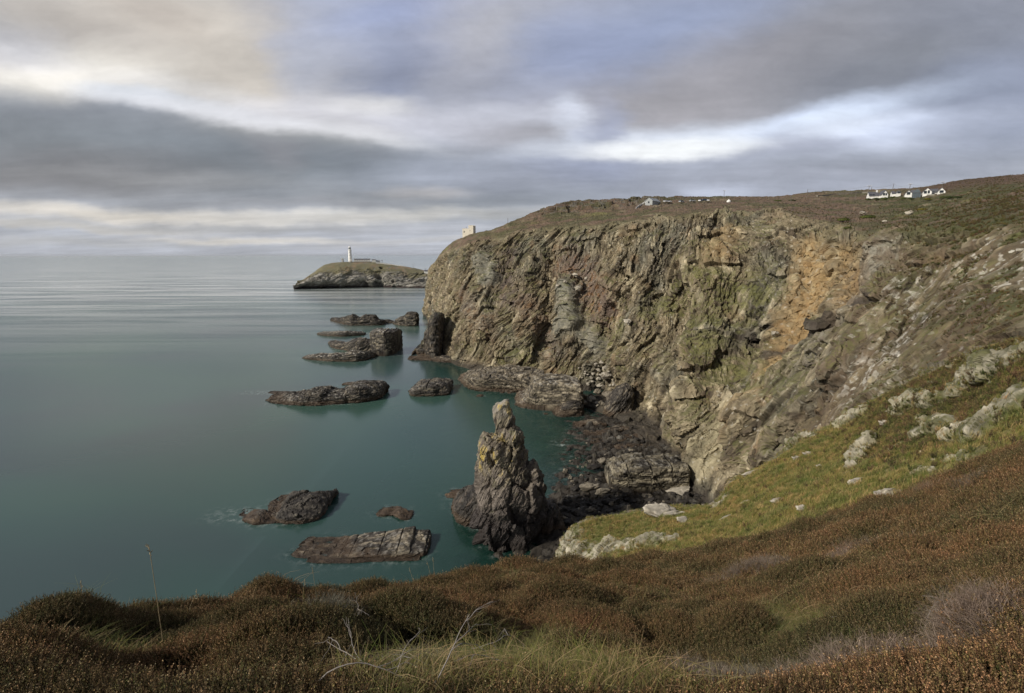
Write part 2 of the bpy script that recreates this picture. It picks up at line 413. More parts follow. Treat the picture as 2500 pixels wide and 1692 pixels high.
# vegetation on rock ledges
veg = sstep(.56, .68, up + .25 * fbm(P1 / 5, 3, 110) + .28 * grassA) * (.25 + .75 * sstep(-.05, .12, fbm(P1 / 14, 3, 111) + grassA * .8)) * (1 - ochre)
veg = veg * (1 - foot * .9)
vc = mixc(np.broadcast_to(np.array((.095, .10, .032), f32), P1.shape), (.15, .145, .05), sstep(-.2, .4, t4))
vc = mixc(vc, (.085, .065, .04), sstep(.0, .4, fbm(P1 / 7, 3, 112)) * (1 - grassA))
c = c * (1 - (veg * .62)[..., None]) + vc * (veg * .62)[..., None]
c = mixc(c, (.15, .15, .05), np.clip(grassA, 0, 1) * sstep(-.1, .12, t4 + .35 * t2 + .25 * (up - .5)) * .6)
# heath of the right-hand slope between the outcrops
hs = rsl * (1 - outc) * sstep(.35, .6, up)
hc = mixc(np.broadcast_to(np.array((.07, .072, .028), f32), P1.shape), (.085, .055, .038), sstep(-.1, .3, t4))
hc = mixc(hc, (.13, .14, .05), sstep(.15, .45, fbm(P1 / 4, 3, 113)))
c = c * (1 - (hs * .88)[..., None]) + hc * (hs * .88)[..., None]
c = mixc(c, (.05, .04, .036), darkh * .75)
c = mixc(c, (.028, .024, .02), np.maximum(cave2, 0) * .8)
# wet, weed-dark foot
zz = P1[..., 2] + 1.2 * fbm(P1 / 8, 3, 130)
c = mixc(c, (.05, .042, .034), (1 - sstep(1.6, 4.2, zz)) * .88)
# plateau heath
pc = mixc(np.broadcast_to(np.array((.15, .105, .075), f32), P1.shape), (.10, .092, .048), sstep(-.15, .3, fbm(P1 / np.array([26, 26, 8]), 4, 140)))
pc = mixc(pc, (.26, .23, .15), sstep(.12, .5, fbm(P1 / np.array([14, 24, 6]), 4, 141)) * .6)
pc = mixc(pc, (.06, .06, .03), sstep(.1, .35, fbm(P1 / 5, 3, 142)) * .7)
pc = mixc(pc, (.16, .16, .06), sstep(5.25, 5.6, V) * (1 - sstep(6.2, 7, V)) * sstep(.2, .5, fbm(P1 / np.array([40, 30, 9]), 3, 143)) * .7)
pc = mixc(pc, (.16, .15, .13), crag * sstep(.0, .3, fbm(P1 / 5, 3, 144)) * .85)
pc = mixc(pc, (.34, .29, .19), (1 - sstep(5.0, 5.35, V + .3 * t4)) * .4 * (1 - rsl))
rp = sstep(12.5, 13.5, U) * (1 - sstep(6.4, 6.7, V))
pc = mixc(pc, (.066, .07, .026), rp * sstep(-.25, .15, fbm(P1 / 7, 3, 145)) * .85)
hill = sstep(13.5, 14.8, U) * sstep(6.3, 6.6, V); pc = mixc(pc, (.115, .075, .055), hill * .8)
pw = 1 - (1 - sstep(4.75, 5.15, V + .36 * fbm(P1 / 10, 3, 146)))
c = c * (1 - pw[..., None]) + pc * pw[..., None]
me = new_mesh('cliff', P1, gridfaces(*P1.shape[:2]), np.clip(c, .012, .8))
o = link('cliff', me, M_ROCK)
tag(o, 'high folded rock cliff and heath headland curving round the bay', kind='structure')
del Q, c, pc

S1b = Surf(P1, 2)
# ------------------------------------------------------------------ grassy spur in front of the cliff
K = [
 [(1360,1440,56),(1364,1400,59),(1368,1355,62.5),(1371,1318,64),(1388,1335,69)],
 [(1398,1440,50),(1393,1392,58),(1392,1330,62),(1410,1284,65),(1412,1310,71)],
 [(1500,1440,42),(1490,1375,50),(1490,1315,57),(1500,1262,65),(1500,1300,72)],
 [(1620,1420,36),(1610,1345,45),(1610,1292,54),(1610,1249,65),(1610,1300,74)],
 [(1740,1400,32),(1730,1325,42),(1730,1280,52),(1732,1244,64),(1728,1300,76)],
 [(1830,1370,30),(1820,1305,40),(1810,1240,52),(1795,1180,67),(1800,1250,80)],
 [(1920,1350,28),(1910,1262,38),(1900,1190,52),(1892,1130,70),(1900,1200,84)],
 [(2020,1320,27),(2010,1235,36),(2000,1150,52),(1962,1073,76),(1975,1140,92)],
 [(2130,1290,26),(2120,1200,35),(2090,1120,50),(2065,1030,74),(2075,1080,94)],
 [(2260,1260,25),(2250,1170,33),(2210,1070,48),(2175,965,69),(2185,1000,92)],
 [(2400,1230,24),(2400,1125,31),(2370,1010,45),(2335,900,62),(2340,930,80)],
 [(2520,1200,23),(2520,1085,30),(2500,960,40),(2500,850,51),(2500,890,68)],
 [(2780,1200,22),(2780,1080,28),(2760,960,36),(2760,850,47),(2760,890,62)]]
r2 = [[] for _ in range(6)]
for k in K:
    for i in range(5): r2[i].append(k[i])
    p = PR(*k[4]); hh = math.hypot(p[0], p[1]); p[:2] *= (hh + 5) / hh; p[2] = -2 if k[0][0] < 2000 else p[2] - 14
    r2[5].append(topix(p))
for r_ in r2: r_.append(turn(r_[12], 16, 2)); r_.append(turn(r_[12], 32, 4))
B2, qr2, qc2 = loft(r2, [20, 120, 160, 30, 40], [30, 45, 60, 60, 55, 55, 60, 60, 60, 60, 60, 50, 20, 20])
S2 = Surf(B2, 2); N2 = gnormals(B2)
V2 = qr2[:, None] + 0 * qc2[None, :]; U2 = 0 * qr2[:, None] + qc2[None, :]
wob2 = .35 * fbm(B2 / 3, 3, 201)
def sk2(pts, soft=.5, k=1.): return stroke(S2, B2, pts, wob2 * k, soft)
tS, nS, bS = axes((.9, .25, .25), (-.1, -.3, 1))
Qs = np.stack([B2 @ nS, B2 @ tS, B2 @ bS], -1).astype(f32); Qs[..., 0] += fbm(B2 / 5, 2, 202) * 1.2
tip = 1 - sstep(.9, 1.9, U2 + .6 * fbm(B2 / 4, 3, 205) - .55 * (1 - sstep(1.4, 2.4, V2)) + .6 * sstep(2.3, 2.9, V2))
lowr = sk2([(1400,1370,2.2),(1470,1345,1.6),(1560,1330,1.3),(1640,1318,.9)], .5)
back = sstep(3.05, 3.25, V2)
ridg = sk2([(1740,1225,1.5),(1760,1200,1.2)], .5)
out2 = [sk2([(x, y, r * .5) for x, y, r in p], .45, 1.4) for p in ([(2070,1160,1.),(2120,1090,2.)], [(2175,1100,1.5),(2260,1060,2.4),(2310,1050,1.5)], [(2340,1070,2.2),(2420,1050,2.6)], [(2420,1010,2.6),(2500,990,2.6)],
        [(2200,1000,2.6),(2240,980,2.6)], [(2290,985,2.4),(2360,960,2.4)], [(2380,930,2),(2470,880,2.6)], [(1930,1085,2.2),(1990,1065,2.6)], [(1820,1160,1.2),(1850,1150,1.)], [(2060,1035,2.5),(2110,1010,2.)])]
o2 = np.max(out2, 0)
scat = sstep(.27, .36, fbm(B2 / np.array([2.6, 2.6, 1.6]), 3, 206)) * sstep(7.5, 9, U2) * .8
rm2 = np.clip(np.maximum.reduce([tip, lowr, back, o2, scat, ridg]), 0, 1)
sz = np.clip(np.linalg.norm(B2[..., :2], axis=-1) / 55, .5, 1)
g2 = fbm(B2 / 4, 3, 207) * .5 + fbm(B2 / 1.3, 3, 208) * .32
D2 = g2 * (1 - rm2) * sz + (.15 * rm2 + o2 * .3 + lowr * .2) * sz
P2 = B2 + N2 * D2[..., None]
P2, Qs, va2, vb2, vc2 = rockdisp(P2, gnormals(P2), rm2 * sz, .42, 230, axes((.8, .3, .5), (-.5, -.2, .8)), 1.2)
NN2 = gnormals(P2)
ta = fbm(P2 / 1.3, 4, 211); tb = fbm(Qs / np.array([.35, 2, 2]), 3, 212)
c2 = np.empty(B2.shape, f32); c2[:] = (.25, .22, .085)
c2 = mixc(c2, (.18, .19, .06), sstep(-.15, .3, ta)); c2 = mixc(c2, (.20, .14, .06), sstep(.05, .4, fbm(B2 / 2.2, 3, 213)) * .8)
c2 = mixc(c2, (.075, .055, .035), sstep(.15, .4, fbm(B2 / 3, 4, 214)) * .6)
dk = sstep(7.2, 9.5, U2 + .6 * ta) * sstep(1.2, 2.2, V2)
c2 = mixc(c2, (.075, .07, .028), dk * .75)
rc = np.empty(B2.shape, f32); rc[:] = (.25, .23, .165)
rc = mixc(rc, (.46, .42, .33), sstep(.05, .45, tb) * .8); rc = mixc(rc, (.17, .16, .10), sstep(.1, .4, -tb + .3 * ta))
rc *= (1 + .4 * (vb2 - .5) + .3 * (va2 - .5) + .3 * (vc2 - .5))[..., None]
rc = mixc(rc, (.52, .48, .39), sstep(.55, .85, NN2[..., 2]) * sstep(.0, .3, ta) * .75)
rc = mixc(rc, (.09, .09, .035), sstep(.1, .35, fbm(P2 / 2.0, 4, 219) + .3 * NN2[..., 2] * sstep(8, 9, U2)) * .85 * sstep(5, 6, U2))
rc = mixc(rc, (.14, .14, .05), sstep(.7, .9, NN2[..., 2]) * tip * sstep(-.1, .2, ta) * (V2 > 2.2) * .9)
rc = mixc(rc, (.12, .10, .075), back * .7)
w = rm2[..., None]; c2 = c2 * (1 - w) + rc * w
o = link('grassy_spur', new_mesh('grassy_spur', P2, gridfaces(*P2.shape[:2]), np.clip(c2, .01, .8)), M_ROCK)
tag(o, 'grassy slope with pale rock outcrops running down to the bay', kind='structure')

# ------------------------------------------------------------------ foreground heath, beneath the camera
gx = [-350, 0, 200, 400, 640, 850, 1050, 1260, 1500, 1800, 2100, 2500, 2850]
G = [
 [(1900, 2.2), (1900, 2.0), (1900, 1.8), (1900, 1.6), (1900, 1.5), (1900, 1.45), (1900, 1.4), (1900, 1.4), (1900, 1.45), (1900, 1.6), (1900, 1.8), (1900, 1.9), (1900, 2.0)],
 [(1692, 3.0), (1692, 2.7), (1692, 2.4), (1692, 2.2), (1692, 2.0), (1692, 1.95), (1692, 1.9), (1692, 1.9), (1692, 2.0), (1692, 2.2), (1692, 2.35), (1692, 2.5), (1692, 2.7)],
 [(1620, 4.2), (1600, 3.9), (1592, 3.9), (1580, 3.8), (1550, 4.0), (1550, 4.1), (1540, 4.3), (1525, 4.3), (1535, 4.8), (1540, 5.0), (1510, 5.3), (1480, 5.5), (1470, 5.8)],
 [(1570, 5.2), (1585, 4.8), (1550, 5.1), (1545, 5.2), (1480, 6.0), (1480, 6.8), (1470, 8.0), (1445, 9.0), (1440, 11.5), (1420, 12), (1365, 13), (1275, 13), (1200, 13)],
 [(1585, 5.8), (1560, 5.5), (1505, 6.2), (1508, 6.4), (1446, 8.0), (1448, 9.8), (1434, 12), (1396, 15), (1390, 18), (1340, 22), (1256, 25), (1128, 25), (1050, 24)]]
r3 = [[(gx[i], g[i][0], g[i][1]) for i in range(13)] for g in G]
ex = []
for q in r3[4]:
    p = PR(*q); hh = math.hypot(p[0], p[1]); p[:2] *= (hh + 5) / hh; p[2] -= 9; ex.append(topix(p))
r3.append(ex)
for r_ in r3:
    a_, b_ = r_[0], r_[-1]
    r_.append(turn(b_, 16, .3)); r_.append(turn(b_, 33, .8)); r_.insert(0, turn(a_, -14, .1)); r_.insert(0, turn(a_, -26, .2))
p0 = [(x, y, r * .35) for x, y, r in r3[0]]; p0 = [topix(PR(*q) + np.array([0, 0, (PR(*w)[2] - PR(*q)[2]) - .25 * 0])) for q, w in zip(p0, r3[0])]
r3.insert(0, p0)
B3, qr3, qc3 = loft(r3, [8, 30, 70, 70, 70, 20], [10, 10] + [40] * 12 + [14, 14])
V3 = qr3[:, None] - 1 + 0 * qc3[None, :]; U3 = 0 * qr3[:, None] + qc3[None, :]
S3 = Surf(B3, 1)
R3 = np.linalg.norm(B3[..., :2], axis=-1)
def hum(P):
    f = voro(np.stack([P[..., 0] / 1.15, P[..., 1] / 1.15, P[..., 2] * 0], -1) + .25 * fbm(P / 1.2, 2, 301)[..., None], 302)
    return (.62 - f[0]) * .6 + fbm(P / 2.4, 3, 303) * .4 + (f[2] - .5) * .34
wob3 = .4 * fbm(B3 / .8, 3, 305)
def sk3(pts, soft=.6, k=1.): return stroke(S3, B3, pts, wob3 * k, soft)
grassF = sk3([(1040,1692,.35),(1180,1640,.45),(1300,1610,.5),(1400,1650,.42),(1520,1685,.35)], .9, 1.6)
grassF = np.maximum(grassF, sk3([(1190,1570,.4),(1270,1520,.4)], .9, 1.5))
grassF = np.maximum(grassF, sk3([(180,1570,.3),(290,1545,.25)]) * .6)
grassF = np.maximum(grassF, sk3([(1850,1490,.35),(1960,1510,.35),(2040,1500,.3)]) * .7)
greyF = sk3([(1720,1600,.3),(2000,1580,.45),(2300,1570,.55),(2500,1540,.5)], .9, 1.4)
greyF = np.maximum(greyF, sk3([(1750,1440,.4),(1850,1420,.5)], .9, 1.6) * .7); greyF = np.maximum(greyF, sk3([(2050,1370,.5),(2180,1340,.5)], .9, 1.6) * .7)
greyF = np.maximum(greyF, sk3([(2300,1210,.6),(2380,1190,.6)], .9, 1.6) * .6)
greyF = np.maximum(greyF, sk3([(800,1540,.25),(780,1510,.25)], .6) * .9)
greyF = np.maximum(greyF, sk3([(950,1640,.4),(1080,1600,.3)], .6) * .4)
hm = sstep(1.9, 3.2, R3)
P3 = B3.copy(); HUM = hum(B3) * hm * (1 - grassF * .9)
P3[..., 2] += HUM - .12 + .10 * (1 - hm) - .28 * grassF * sstep(2, 3, R3)
P3[..., 2] += fbm(B3 / .25, 3, 304) * .03
c3 = np.empty(B3.shape, f32); c3[:] = (.035, .027, .017)
c3 = mixc(c3, (.10, .09, .035), grassF * .8); c3 = mixc(c3, (.06, .05, .045), greyF * .7)
o = link('heath_ground', new_mesh('heath_ground', P3, gridfaces(*P3.shape[:2]), c3, True), M_SOIL)
tag(o, 'dark heath ground sloping down towards the bay', kind='structure')
# ------------------------------------------------------------------ lighthouse island
I = [ # base, cliff top, rim, plateau line, back; r
 [(716,700,None),(716,699,985),(717,698,990),(718,697,1000),(725,697,1030)],
 [(735,699.5,None),(734,693,985),(733,689,1000),(738,684,1020),(745,690,1080)],
 [(768,700,None),(764,684,985),(766,671,1000),(768,662,1040),(780,675,1110)],
 [(800,700,None),(798,684,985),(796,664,1000),(800,643,1050),(805,660,1130)],
 [(845,700,None),(842,684,985),(842,662,1000),(843,638.5,1050),(845,660,1140)],
 [(900,700.5,None),(900,684,985),(900,664,1000),(900,638.5,1050),(900,660,1140)],
 [(932,700.5,None),(934,684,990),(934,664,1003),(934,641,1050),(934,660,1140)],
 [(965,701,None),(965,682,985),(965,666,1000),(965,645.5,1050),(965,664,1130)],
 [(1000,701.5,None),(1000,684,985),(1000,670,1000),(1000,651.5,1045),(1000,668,1120)],
 [(1035,702,None),(1035,686,985),(1035,674,1000),(1035,659.5,1040),(1035,674,1110)],
 [(1080,703,None),(1080,694,985),(1080,684,1000),(1080,672,1040),(1080,684,1100)]]
ri = [[] for _ in range(6)]
for k in I:
    k = [(a, b, r0(a, b) if r is None else r) for a, b, r in k]
    p = PR(*k[0]); p[2] = -6; ri[0].append(topix(p))
    for i in range(5): ri[i + 1].append(k[i])
B5, qa, qb = loft(ri, [6, 60, 50, 60, 12], [30, 40, 40, 45, 50, 40, 40, 40, 40, 40])
N5 = gnormals(B5); VI = qa[:, None] + 0 * qb[None, :]
S5 = Surf(B5, 1)
axI = axes((1, .2, .35), (-.3, 0, 1))
gul = stroke(S5, B5, [(932,650,4),(926,672,8),(925,697,10)], None, .6)
gul2 = stroke(S5, B5, [(883,690,7),(886,698,8)], None, .6); gul3 = stroke(S5, B5, [(958,684,3),(960,698,4)], None, .6)
topm = sstep(2.9, 3.5, VI + .3 * fbm(B5 / 20, 3, 501))
P5, Q5, *_ = rockdisp(B5, N5, (1 - topm) * sstep(.8, 1.2, VI), 1.5, 500, axI)
P5 = P5 + N5 * (- gul * 15 - gul2 * 18 - gul3 * 14 + fbm(B5 / 12, 3, 502) * 1.2)[..., None]
P5[..., 2] = np.where(VI > 3.9, np.minimum(P5[..., 2], B5[..., 2] + .3), P5[..., 2])
n5 = gnormals(P5); t5 = fbm(Q5 / np.array([2.5, 20, 12]), 4, 503)
c5 = np.empty(B5.shape, f32); c5[:] = (.25, .235, .20)
c5 = mixc(c5, (.44, .42, .38), sstep(0, .35, t5) * .9); c5 = mixc(c5, (.13, .12, .105), sstep(.05, .35, -t5) * .8)
c5 = mixc(c5, (.05, .035, .033), 1 - sstep(1.5, 5, P5[..., 2] + 3 * fbm(B5 / 20, 3, 504)))
gv = mixc(np.broadcast_to(np.array((.17, .155, .085), f32), B5.shape), (.25, .18, .11), sstep(0, .4, fbm(B5 / 22, 3, 505)))
gv = mixc(gv, (.17, .165, .14), sstep(.1, .4, fbm(B5 / 8, 3, 507)) * .8)
gw = sstep(2.5, 3.1, VI + .9 * fbm(B5 / np.array([30, 30, 14]), 4, 506) + .2 * t5) * .92
c5 = c5 * (1 - gw[..., None]) + gv * gw[..., None]
c5 = mixc(c5, (.10, .10, .10), np.clip(gul * .5, 0, 1))
o = link('island', new_mesh('island', P5, gridfaces(*P5.shape[:2]), np.clip(c5, .01, .8)), M_ROCK)
tag(o, 'rocky island with green top carrying the lighthouse', kind='structure')

# ------------------------------------------------------------------ sea bed and shore, then the sea
xs = np.arange(-60, 130, .55); ys = np.arange(60, 330, .6)
XX, YY = np.meshgrid(xs, ys)
def polyd(pts, X, Y):
    best = np.full(X.shape, 1e9)
    for a, b in zip(pts[:-1], pts[1:]):
        ab = b - a; t = np.clip(((X - a[0]) * ab[0] + (Y - a[1]) * ab[1]) / (ab @ ab), 0, 1)
        best = np.minimum(best, np.hypot(X - a[0] - t * ab[0], Y - a[1] - t * ab[1]))
    return best
def inside(poly, X, Y):
    r = np.zeros(X.shape, bool); n = len(poly)
    for i in range(n):
        x1, y1 = poly[i]; x2, y2 = poly[(i + 1) % n]
        r ^= ((y1 > Y) != (y2 > Y)) & (X < (x2 - x1) * (Y - y1) / (y2 - y1 + 1e-9) + x1)
    return r
def px2(l): return [PZ(a, b)[:2] for a, b in l]
shore = px2([(1290,1345),(1330,1300),(1345,1262),(1350,1240),(1380,1222),(1400,1195),(1420,1150),(1440,1100),(1430,1065),(1440,1030),(1500,1016),(1460,990),(1420,980)])
land = shore + px2([(1700,960),(2400,1300),(1700,1600),(1330,1450)])
sd = polyd(shore, XX, YY); sg = np.where(inside(land, XX, YY), 1, -1) * sd
base_line = polyd(px2([(1080,885),(1150,925),(1230,955),(1300,975),(1390,1000),(1430,990)]), XX, YY)
P0 = np.stack([XX, YY, 0 * XX], -1)
zb = np.where(sg > 0, np.minimum(-.2 + sg * .045, 1.4), np.maximum(sg * .11, -9.) - .15)
zb = np.maximum(zb, np.maximum(-.3 - base_line * .3, -9))
stk = PZ(1235, 1290)[:2]
ds = np.hypot(XX - stk[0], YY - stk[1]); zb = np.maximum(zb, np.maximum(-1.0 - (ds - 8) * .22, -9))
vs = voro(P0 / 4.2 + .12 * fbm(P0 / 3, 2, 601)[..., None], 602); vs2 = voro(P0 / 1.6, 603)
nearsh = np.where(sg > 0, 1., np.exp(-np.abs(sg) / 14.))
zb = zb + nearsh * ((vs[2] > .45) * (.6 - vs[0]) * 2.2 * (.4 + vs[2])) + (.55 - vs2[0]) * .9 * nearsh + (vs2[2] - .5) * .5 * nearsh + fbm(P0 / 9, 3, 604) * 1.1 * nearsh
# long low reefs parallel to the beach
QR = np.stack([XX * .5 + YY * .9, XX * .18 - YY * .02, 0 * XX], -1)
reef = ridge(QR / np.array([3.0, 3.4, 1]), 3, 606)
zb += np.exp(-(sg / 20.) ** 2) * reef * 1.0
ST = np.stack([XX, YY, zb], -1)
nb = gnormals(ST)
cb = np.empty(ST.shape, f32); cb[:] = (.036, .031, .025)
cb *= (1 + 1.0 * (vs2[2] - .5))[..., None]
sv = voro(P0 / .9, 605)
cb = mixc(cb, (.13, .115, .085), (sv[2] > .8) * sstep(.4, 1.6, zb) * .7)
cb = mixc(cb, (.028, .022, .016), sstep(.1, .4, fbm(P0 / 5, 3, 607)) * .85)
cb = mixc(cb, (.17, .19, .10), (zb < -.3) * sstep(.0, .3, fbm(P0 / 6, 4, 608)) * .8)
cb = mixc(cb, (.19, .18, .155), sstep(1.0, 1.8, zb) * sstep(0, .3, fbm(P0 / 4, 3, 609)) * .6)
o = link('beach', new_mesh('beach', ST, gridfaces(*XX.shape), cb), M_SROCK)
tag(o, 'dark stony beach and sea bed at the foot of the cliff', kind='structure')
def zbed(x, y):
    i = np.clip(np.searchsorted(xs, x), 0, len(xs) - 1); j = np.clip(np.searchsorted(ys, y), 0, len(ys) - 1); return zb[j, i]

FOOT = []
# ------------------------------------------------------------------ camera, sun, sky
cam = bpy.data.cameras.new('camera'); co = bpy.data.objects.new('camera', cam); COL.objects.link(co)
co.location = (0, 0, H); co.rotation_euler = (math.pi / 2 - PITCH, math.radians(.15), 0)
cam.sensor_width = 36; cam.lens = 36 * F / 2500; cam.clip_end = 200000; cam.clip_start = .05
SC.camera = co
SUN_AZ, SUN_EL = math.radians(-118), math.radians(34)     # azimuth from +Y, to the left and a little behind
sd_ = Vector((math.sin(SUN_AZ) * math.cos(SUN_EL), math.cos(SUN_AZ) * math.cos(SUN_EL), math.sin(SUN_EL)))
L = bpy.data.lights.new('sun', 'SUN'); L.energy = 3.7; L.angle = math.radians(6); L.color = (1, .93, .82)
lo = bpy.data.objects.new('sun', L); COL.objects.link(lo); lo.rotation_euler = sd_.to_track_quat('Z', 'Y').to_euler()
w = bpy.data.worlds.new('World'); SC.world = w; w.use_nodes = True; nt = w.node_tree; nt.nodes.clear(); n = N(nt)
sky = n('ShaderNodeTexSky'); sky.sky_type = 'NISHITA'; sky.sun_disc = False; sky.sun_elevation = SUN_EL; sky.sun_rotation = SUN_AZ
tc = n('ShaderNodeTexCoord').outputs['Generated']
sp = n('ShaderNodeSeparateXYZ', {0: n('ShaderNodeVectorMath', {0: tc}, operation='NORMALIZE').outputs[0]})
ay = n.math('MAXIMUM', n.math('ABSOLUTE', sp.outputs[1]), .02)
ae = n('ShaderNodeCombineXYZ', {0: n.math('DIVIDE', sp.outputs[0], ay), 1: n.math('DIVIDE', sp.outputs[2], ay), 2: 0.}).outputs[0]
el = n.math('ARCSINE', sp.outputs[2])
# cloud layer coordinates: flattened towards the horizon
den = n.math('ADD', n.math('MAXIMUM', sp.outputs[2], 0.0), .10)
cl = n('ShaderNodeCombineXYZ', {0: n.math('DIVIDE', sp.outputs[0], den), 1: n.math('DIVIDE', sp.outputs[1], den), 2: 0.}).outputs[0]
wn = n('ShaderNodeTexNoise', {'Vector': n('ShaderNodeMapping', {0: ae, 'Scale': (2.6, 6.5, 1), 'Rotation': (0, 0, .12)}).outputs[0], 'Scale': 1., 'Detail': 5., 'Roughness': .6}, noise_dimensions='2D').outputs[1]
wv = n('ShaderNodeVectorMath', {0: wn, 1: (.5, .5, .5)}, operation='SUBTRACT').outputs[0]
wv = n('ShaderNodeVectorMath', {0: wv, 1: (.17, .055, 0.)}, operation='MULTIPLY').outputs[0]
pw_ = n('ShaderNodeVectorMath', {0: ae, 1: wv}, operation='ADD').outputs[0]
def lin(c): return tuple(((v / 255) / 12.92 if v <= 10 else ((v / 255 + .055) / 1.055) ** 2.4) for v in c)
k = 2500 / 2324
def uvof(px, py):
    d = rayd(px * k, py * k); return np.array([d[0] / d[1], d[2] / d[1]])
k = 2500 / 2324
# base tone by elevation
cur = n.ramp(n('ShaderNodeMapRange', {0: el, 1: 0., 2: 1.0}).outputs[0], [(0., lin((178, 182, 192))), (.12, lin((166, 170, 180))), (.45, lin((160, 164, 176))), (.7, lin((150, 154, 166))), (1., lin((150, 154, 166)))])
BL = [ # x, y in the overview, radii, tilt (deg, + = rising to the right), colour, weight
 (300, 40, 520, 110, -8, (196, 189, 180), .9), (560, 190, 330, 110, -32, (214, 206, 195), .85), (180, 60, 150, 40, -20, (184, 176, 168), .5), (330, 30, 110, 40, -20, (182, 172, 163), .5),
 (110, 165, 230, 52, 0, (250, 244, 232), 1.), (400, 205, 300, 30, -12, (232, 229, 226), .7), (40, 120, 110, 40, 0, (200, 200, 208), .6),
 (830, 60, 260, 120, -30, (164, 172, 196), .8), (930, 110, 130, 90, 55, (146, 153, 176), .85), (960, 20, 240, 34, 10, (160, 172, 208), .6), (690, 150, 60, 90, 20, (180, 188, 210), .5), (880, 180, 90, 50, 40, (150, 157, 180), .6),
 (1150, 140, 170, 190, 0, (186, 185, 192), .75), (1290, 30, 140, 60, 0, (172, 174, 184), .5), (1470, 80, 330, 95, 18, (152, 163, 193), .85), (1340, 130, 110, 100, -50, (160, 170, 200), .7),
 (1250, 215, 100, 50, 0, (190, 195, 215), .5),
 (200, 330, 620, 90, -7, (122, 125, 129), 1.), (720, 375, 560, 62, -7, (124, 130, 137), .95), (40, 400, 420, 52, 0, (130, 128, 130), .85), (1200, 390, 330, 46, -4, (136, 142, 156), .8), (330, 400, 300, 16, -3, (148, 148, 150), .5),
 (330, 215, 130, 16, -10, (212, 224, 240), .5), (540, 262, 330, 20, -10, (230, 231, 236), .85), (800, 262, 260, 34, -4, (206, 206, 214), .7), (850, 245, 80, 22, 0, (228, 226, 222), .7), (1050, 280, 220, 36, -4, (198, 199, 210), .7), (640, 350, 60, 30, -20, (152, 148, 152), .4),
 (1640, 210, 470, 85, 14, (157, 155, 161), .95), (1500, 240, 260, 55, 6, (165, 162, 166), .7), (1760, 110, 260, 70, 14, (152, 149, 154), .7), (2140, 110, 380, 120, 12, (132, 134, 142), .95), (2280, 200, 300, 90, 6, (128, 135, 155), .85), (2050, 150, 140, 60, 30, (124, 126, 132), .6), (2250, 40, 200, 60, 0, (140, 144, 158), .6),
 (1272, 262, 34, 40, 20, (222, 229, 244), .75), (1292, 325, 22, 40, -30, (206, 213, 232), .6), (1190, 262, 110, 22, 0, (210, 213, 226), .7),
 (1700, 330, 620, 40, 5, (196, 204, 222), .7), (1860, 270, 260, 26, 13, (206, 217, 238), .9), (1500, 322, 240, 32, 5, (230, 237, 250), .85), (2010, 320, 200, 44, 4, (210, 217, 236), .9), (2060, 290, 110, 30, 10, (200, 210, 232), .6),
 (1835, 325, 90, 28, 0, (150, 154, 170), .95), (1720, 345, 190, 20, 4, (172, 176, 192), .85), (1340, 300, 34, 60, -15, (164, 170, 192), .8),
 (2330, 320, 220, 60, 0, (158, 162, 176), .7), (1480, 400, 520, 38, 2, (156, 160, 174), .85), (1330, 372, 110, 34, 0, (146, 152, 174), .8), (2000, 400, 420, 26, 2, (154, 157, 170), .85), (1780, 440, 420, 20, 3, (160, 164, 180), .6), (1640, 432, 70, 14, -10, (192, 198, 216), .6), (2330, 290, 60, 20, 6, (176, 186, 210), .5),
 (1470, 342, 135, 17, 2, (255, 255, 255), 1.), (1900, 265, 90, 12, 12, (216, 226, 242), .7), (1500, 338, 190, 20, 2, (250, 253, 255), .9), (1930, 290, 120, 22, 8, (222, 230, 244), .6), (2300, 285, 150, 70, 5, (150, 156, 174), .85),
 (260, 485, 420, 15, -1, (216, 209, 199), .85), (860, 487, 330, 13, 1, (206, 203, 198), .75), (150, 512, 300, 8, -1, (206, 200, 190), .6), (560, 537, 220, 8, -1, (216, 211, 204), .8), (1000, 545, 260, 7, 2, (190, 189, 190), .5),
 (480, 511, 360, 8, 0, (166, 166, 168), .75), (980, 518, 260, 10, 0, (164, 166, 174), .6), (150, 545, 300, 10, 0, (176, 176, 176), .5), (980, 440, 90, 12, 0, (184, 180, 180), .6), (640, 462, 320, 9, 0, (150, 151, 157), .6)]
for (x, y, rx, ry, a, c_, wt) in BL:
    ar = math.radians(a); c0_ = uvof(x, y)
    e1 = (uvof(x + rx * math.cos(ar), y - rx * math.sin(ar)) - uvof(x - rx * math.cos(ar), y + rx * math.sin(ar))) / 2
    e2 = (uvof(x + ry * math.sin(ar), y + ry * math.cos(ar)) - uvof(x - ry * math.sin(ar), y - ry * math.cos(ar))) / 2
    ang = math.atan2(e1[1], e1[0]); l1 = np.hypot(*e1); l2_ = abs(e2[0] * -math.sin(ang) + e2[1] * math.cos(ang))
    mpn = n('ShaderNodeMapping', {0: pw_, 'Location': (c0_[0], c0_[1], 0), 'Rotation': (0, 0, ang), 'Scale': (l1 * 1.85, l2_ * 1.85, 1)}, vector_type='TEXTURE').outputs[0]
    gr = n('ShaderNodeTexGradient', {0: mpn}, gradient_type='SPHERICAL').outputs[1]
    wt_ = n('ShaderNodeMapRange', {0: gr, 1: 0., 2: .95, 3: 0., 4: min(wt, 1.)}, interpolation_type='SMOOTHSTEP').outputs[0]
    cur = n.mix(wt_, cur, lin(c_) + (1,))
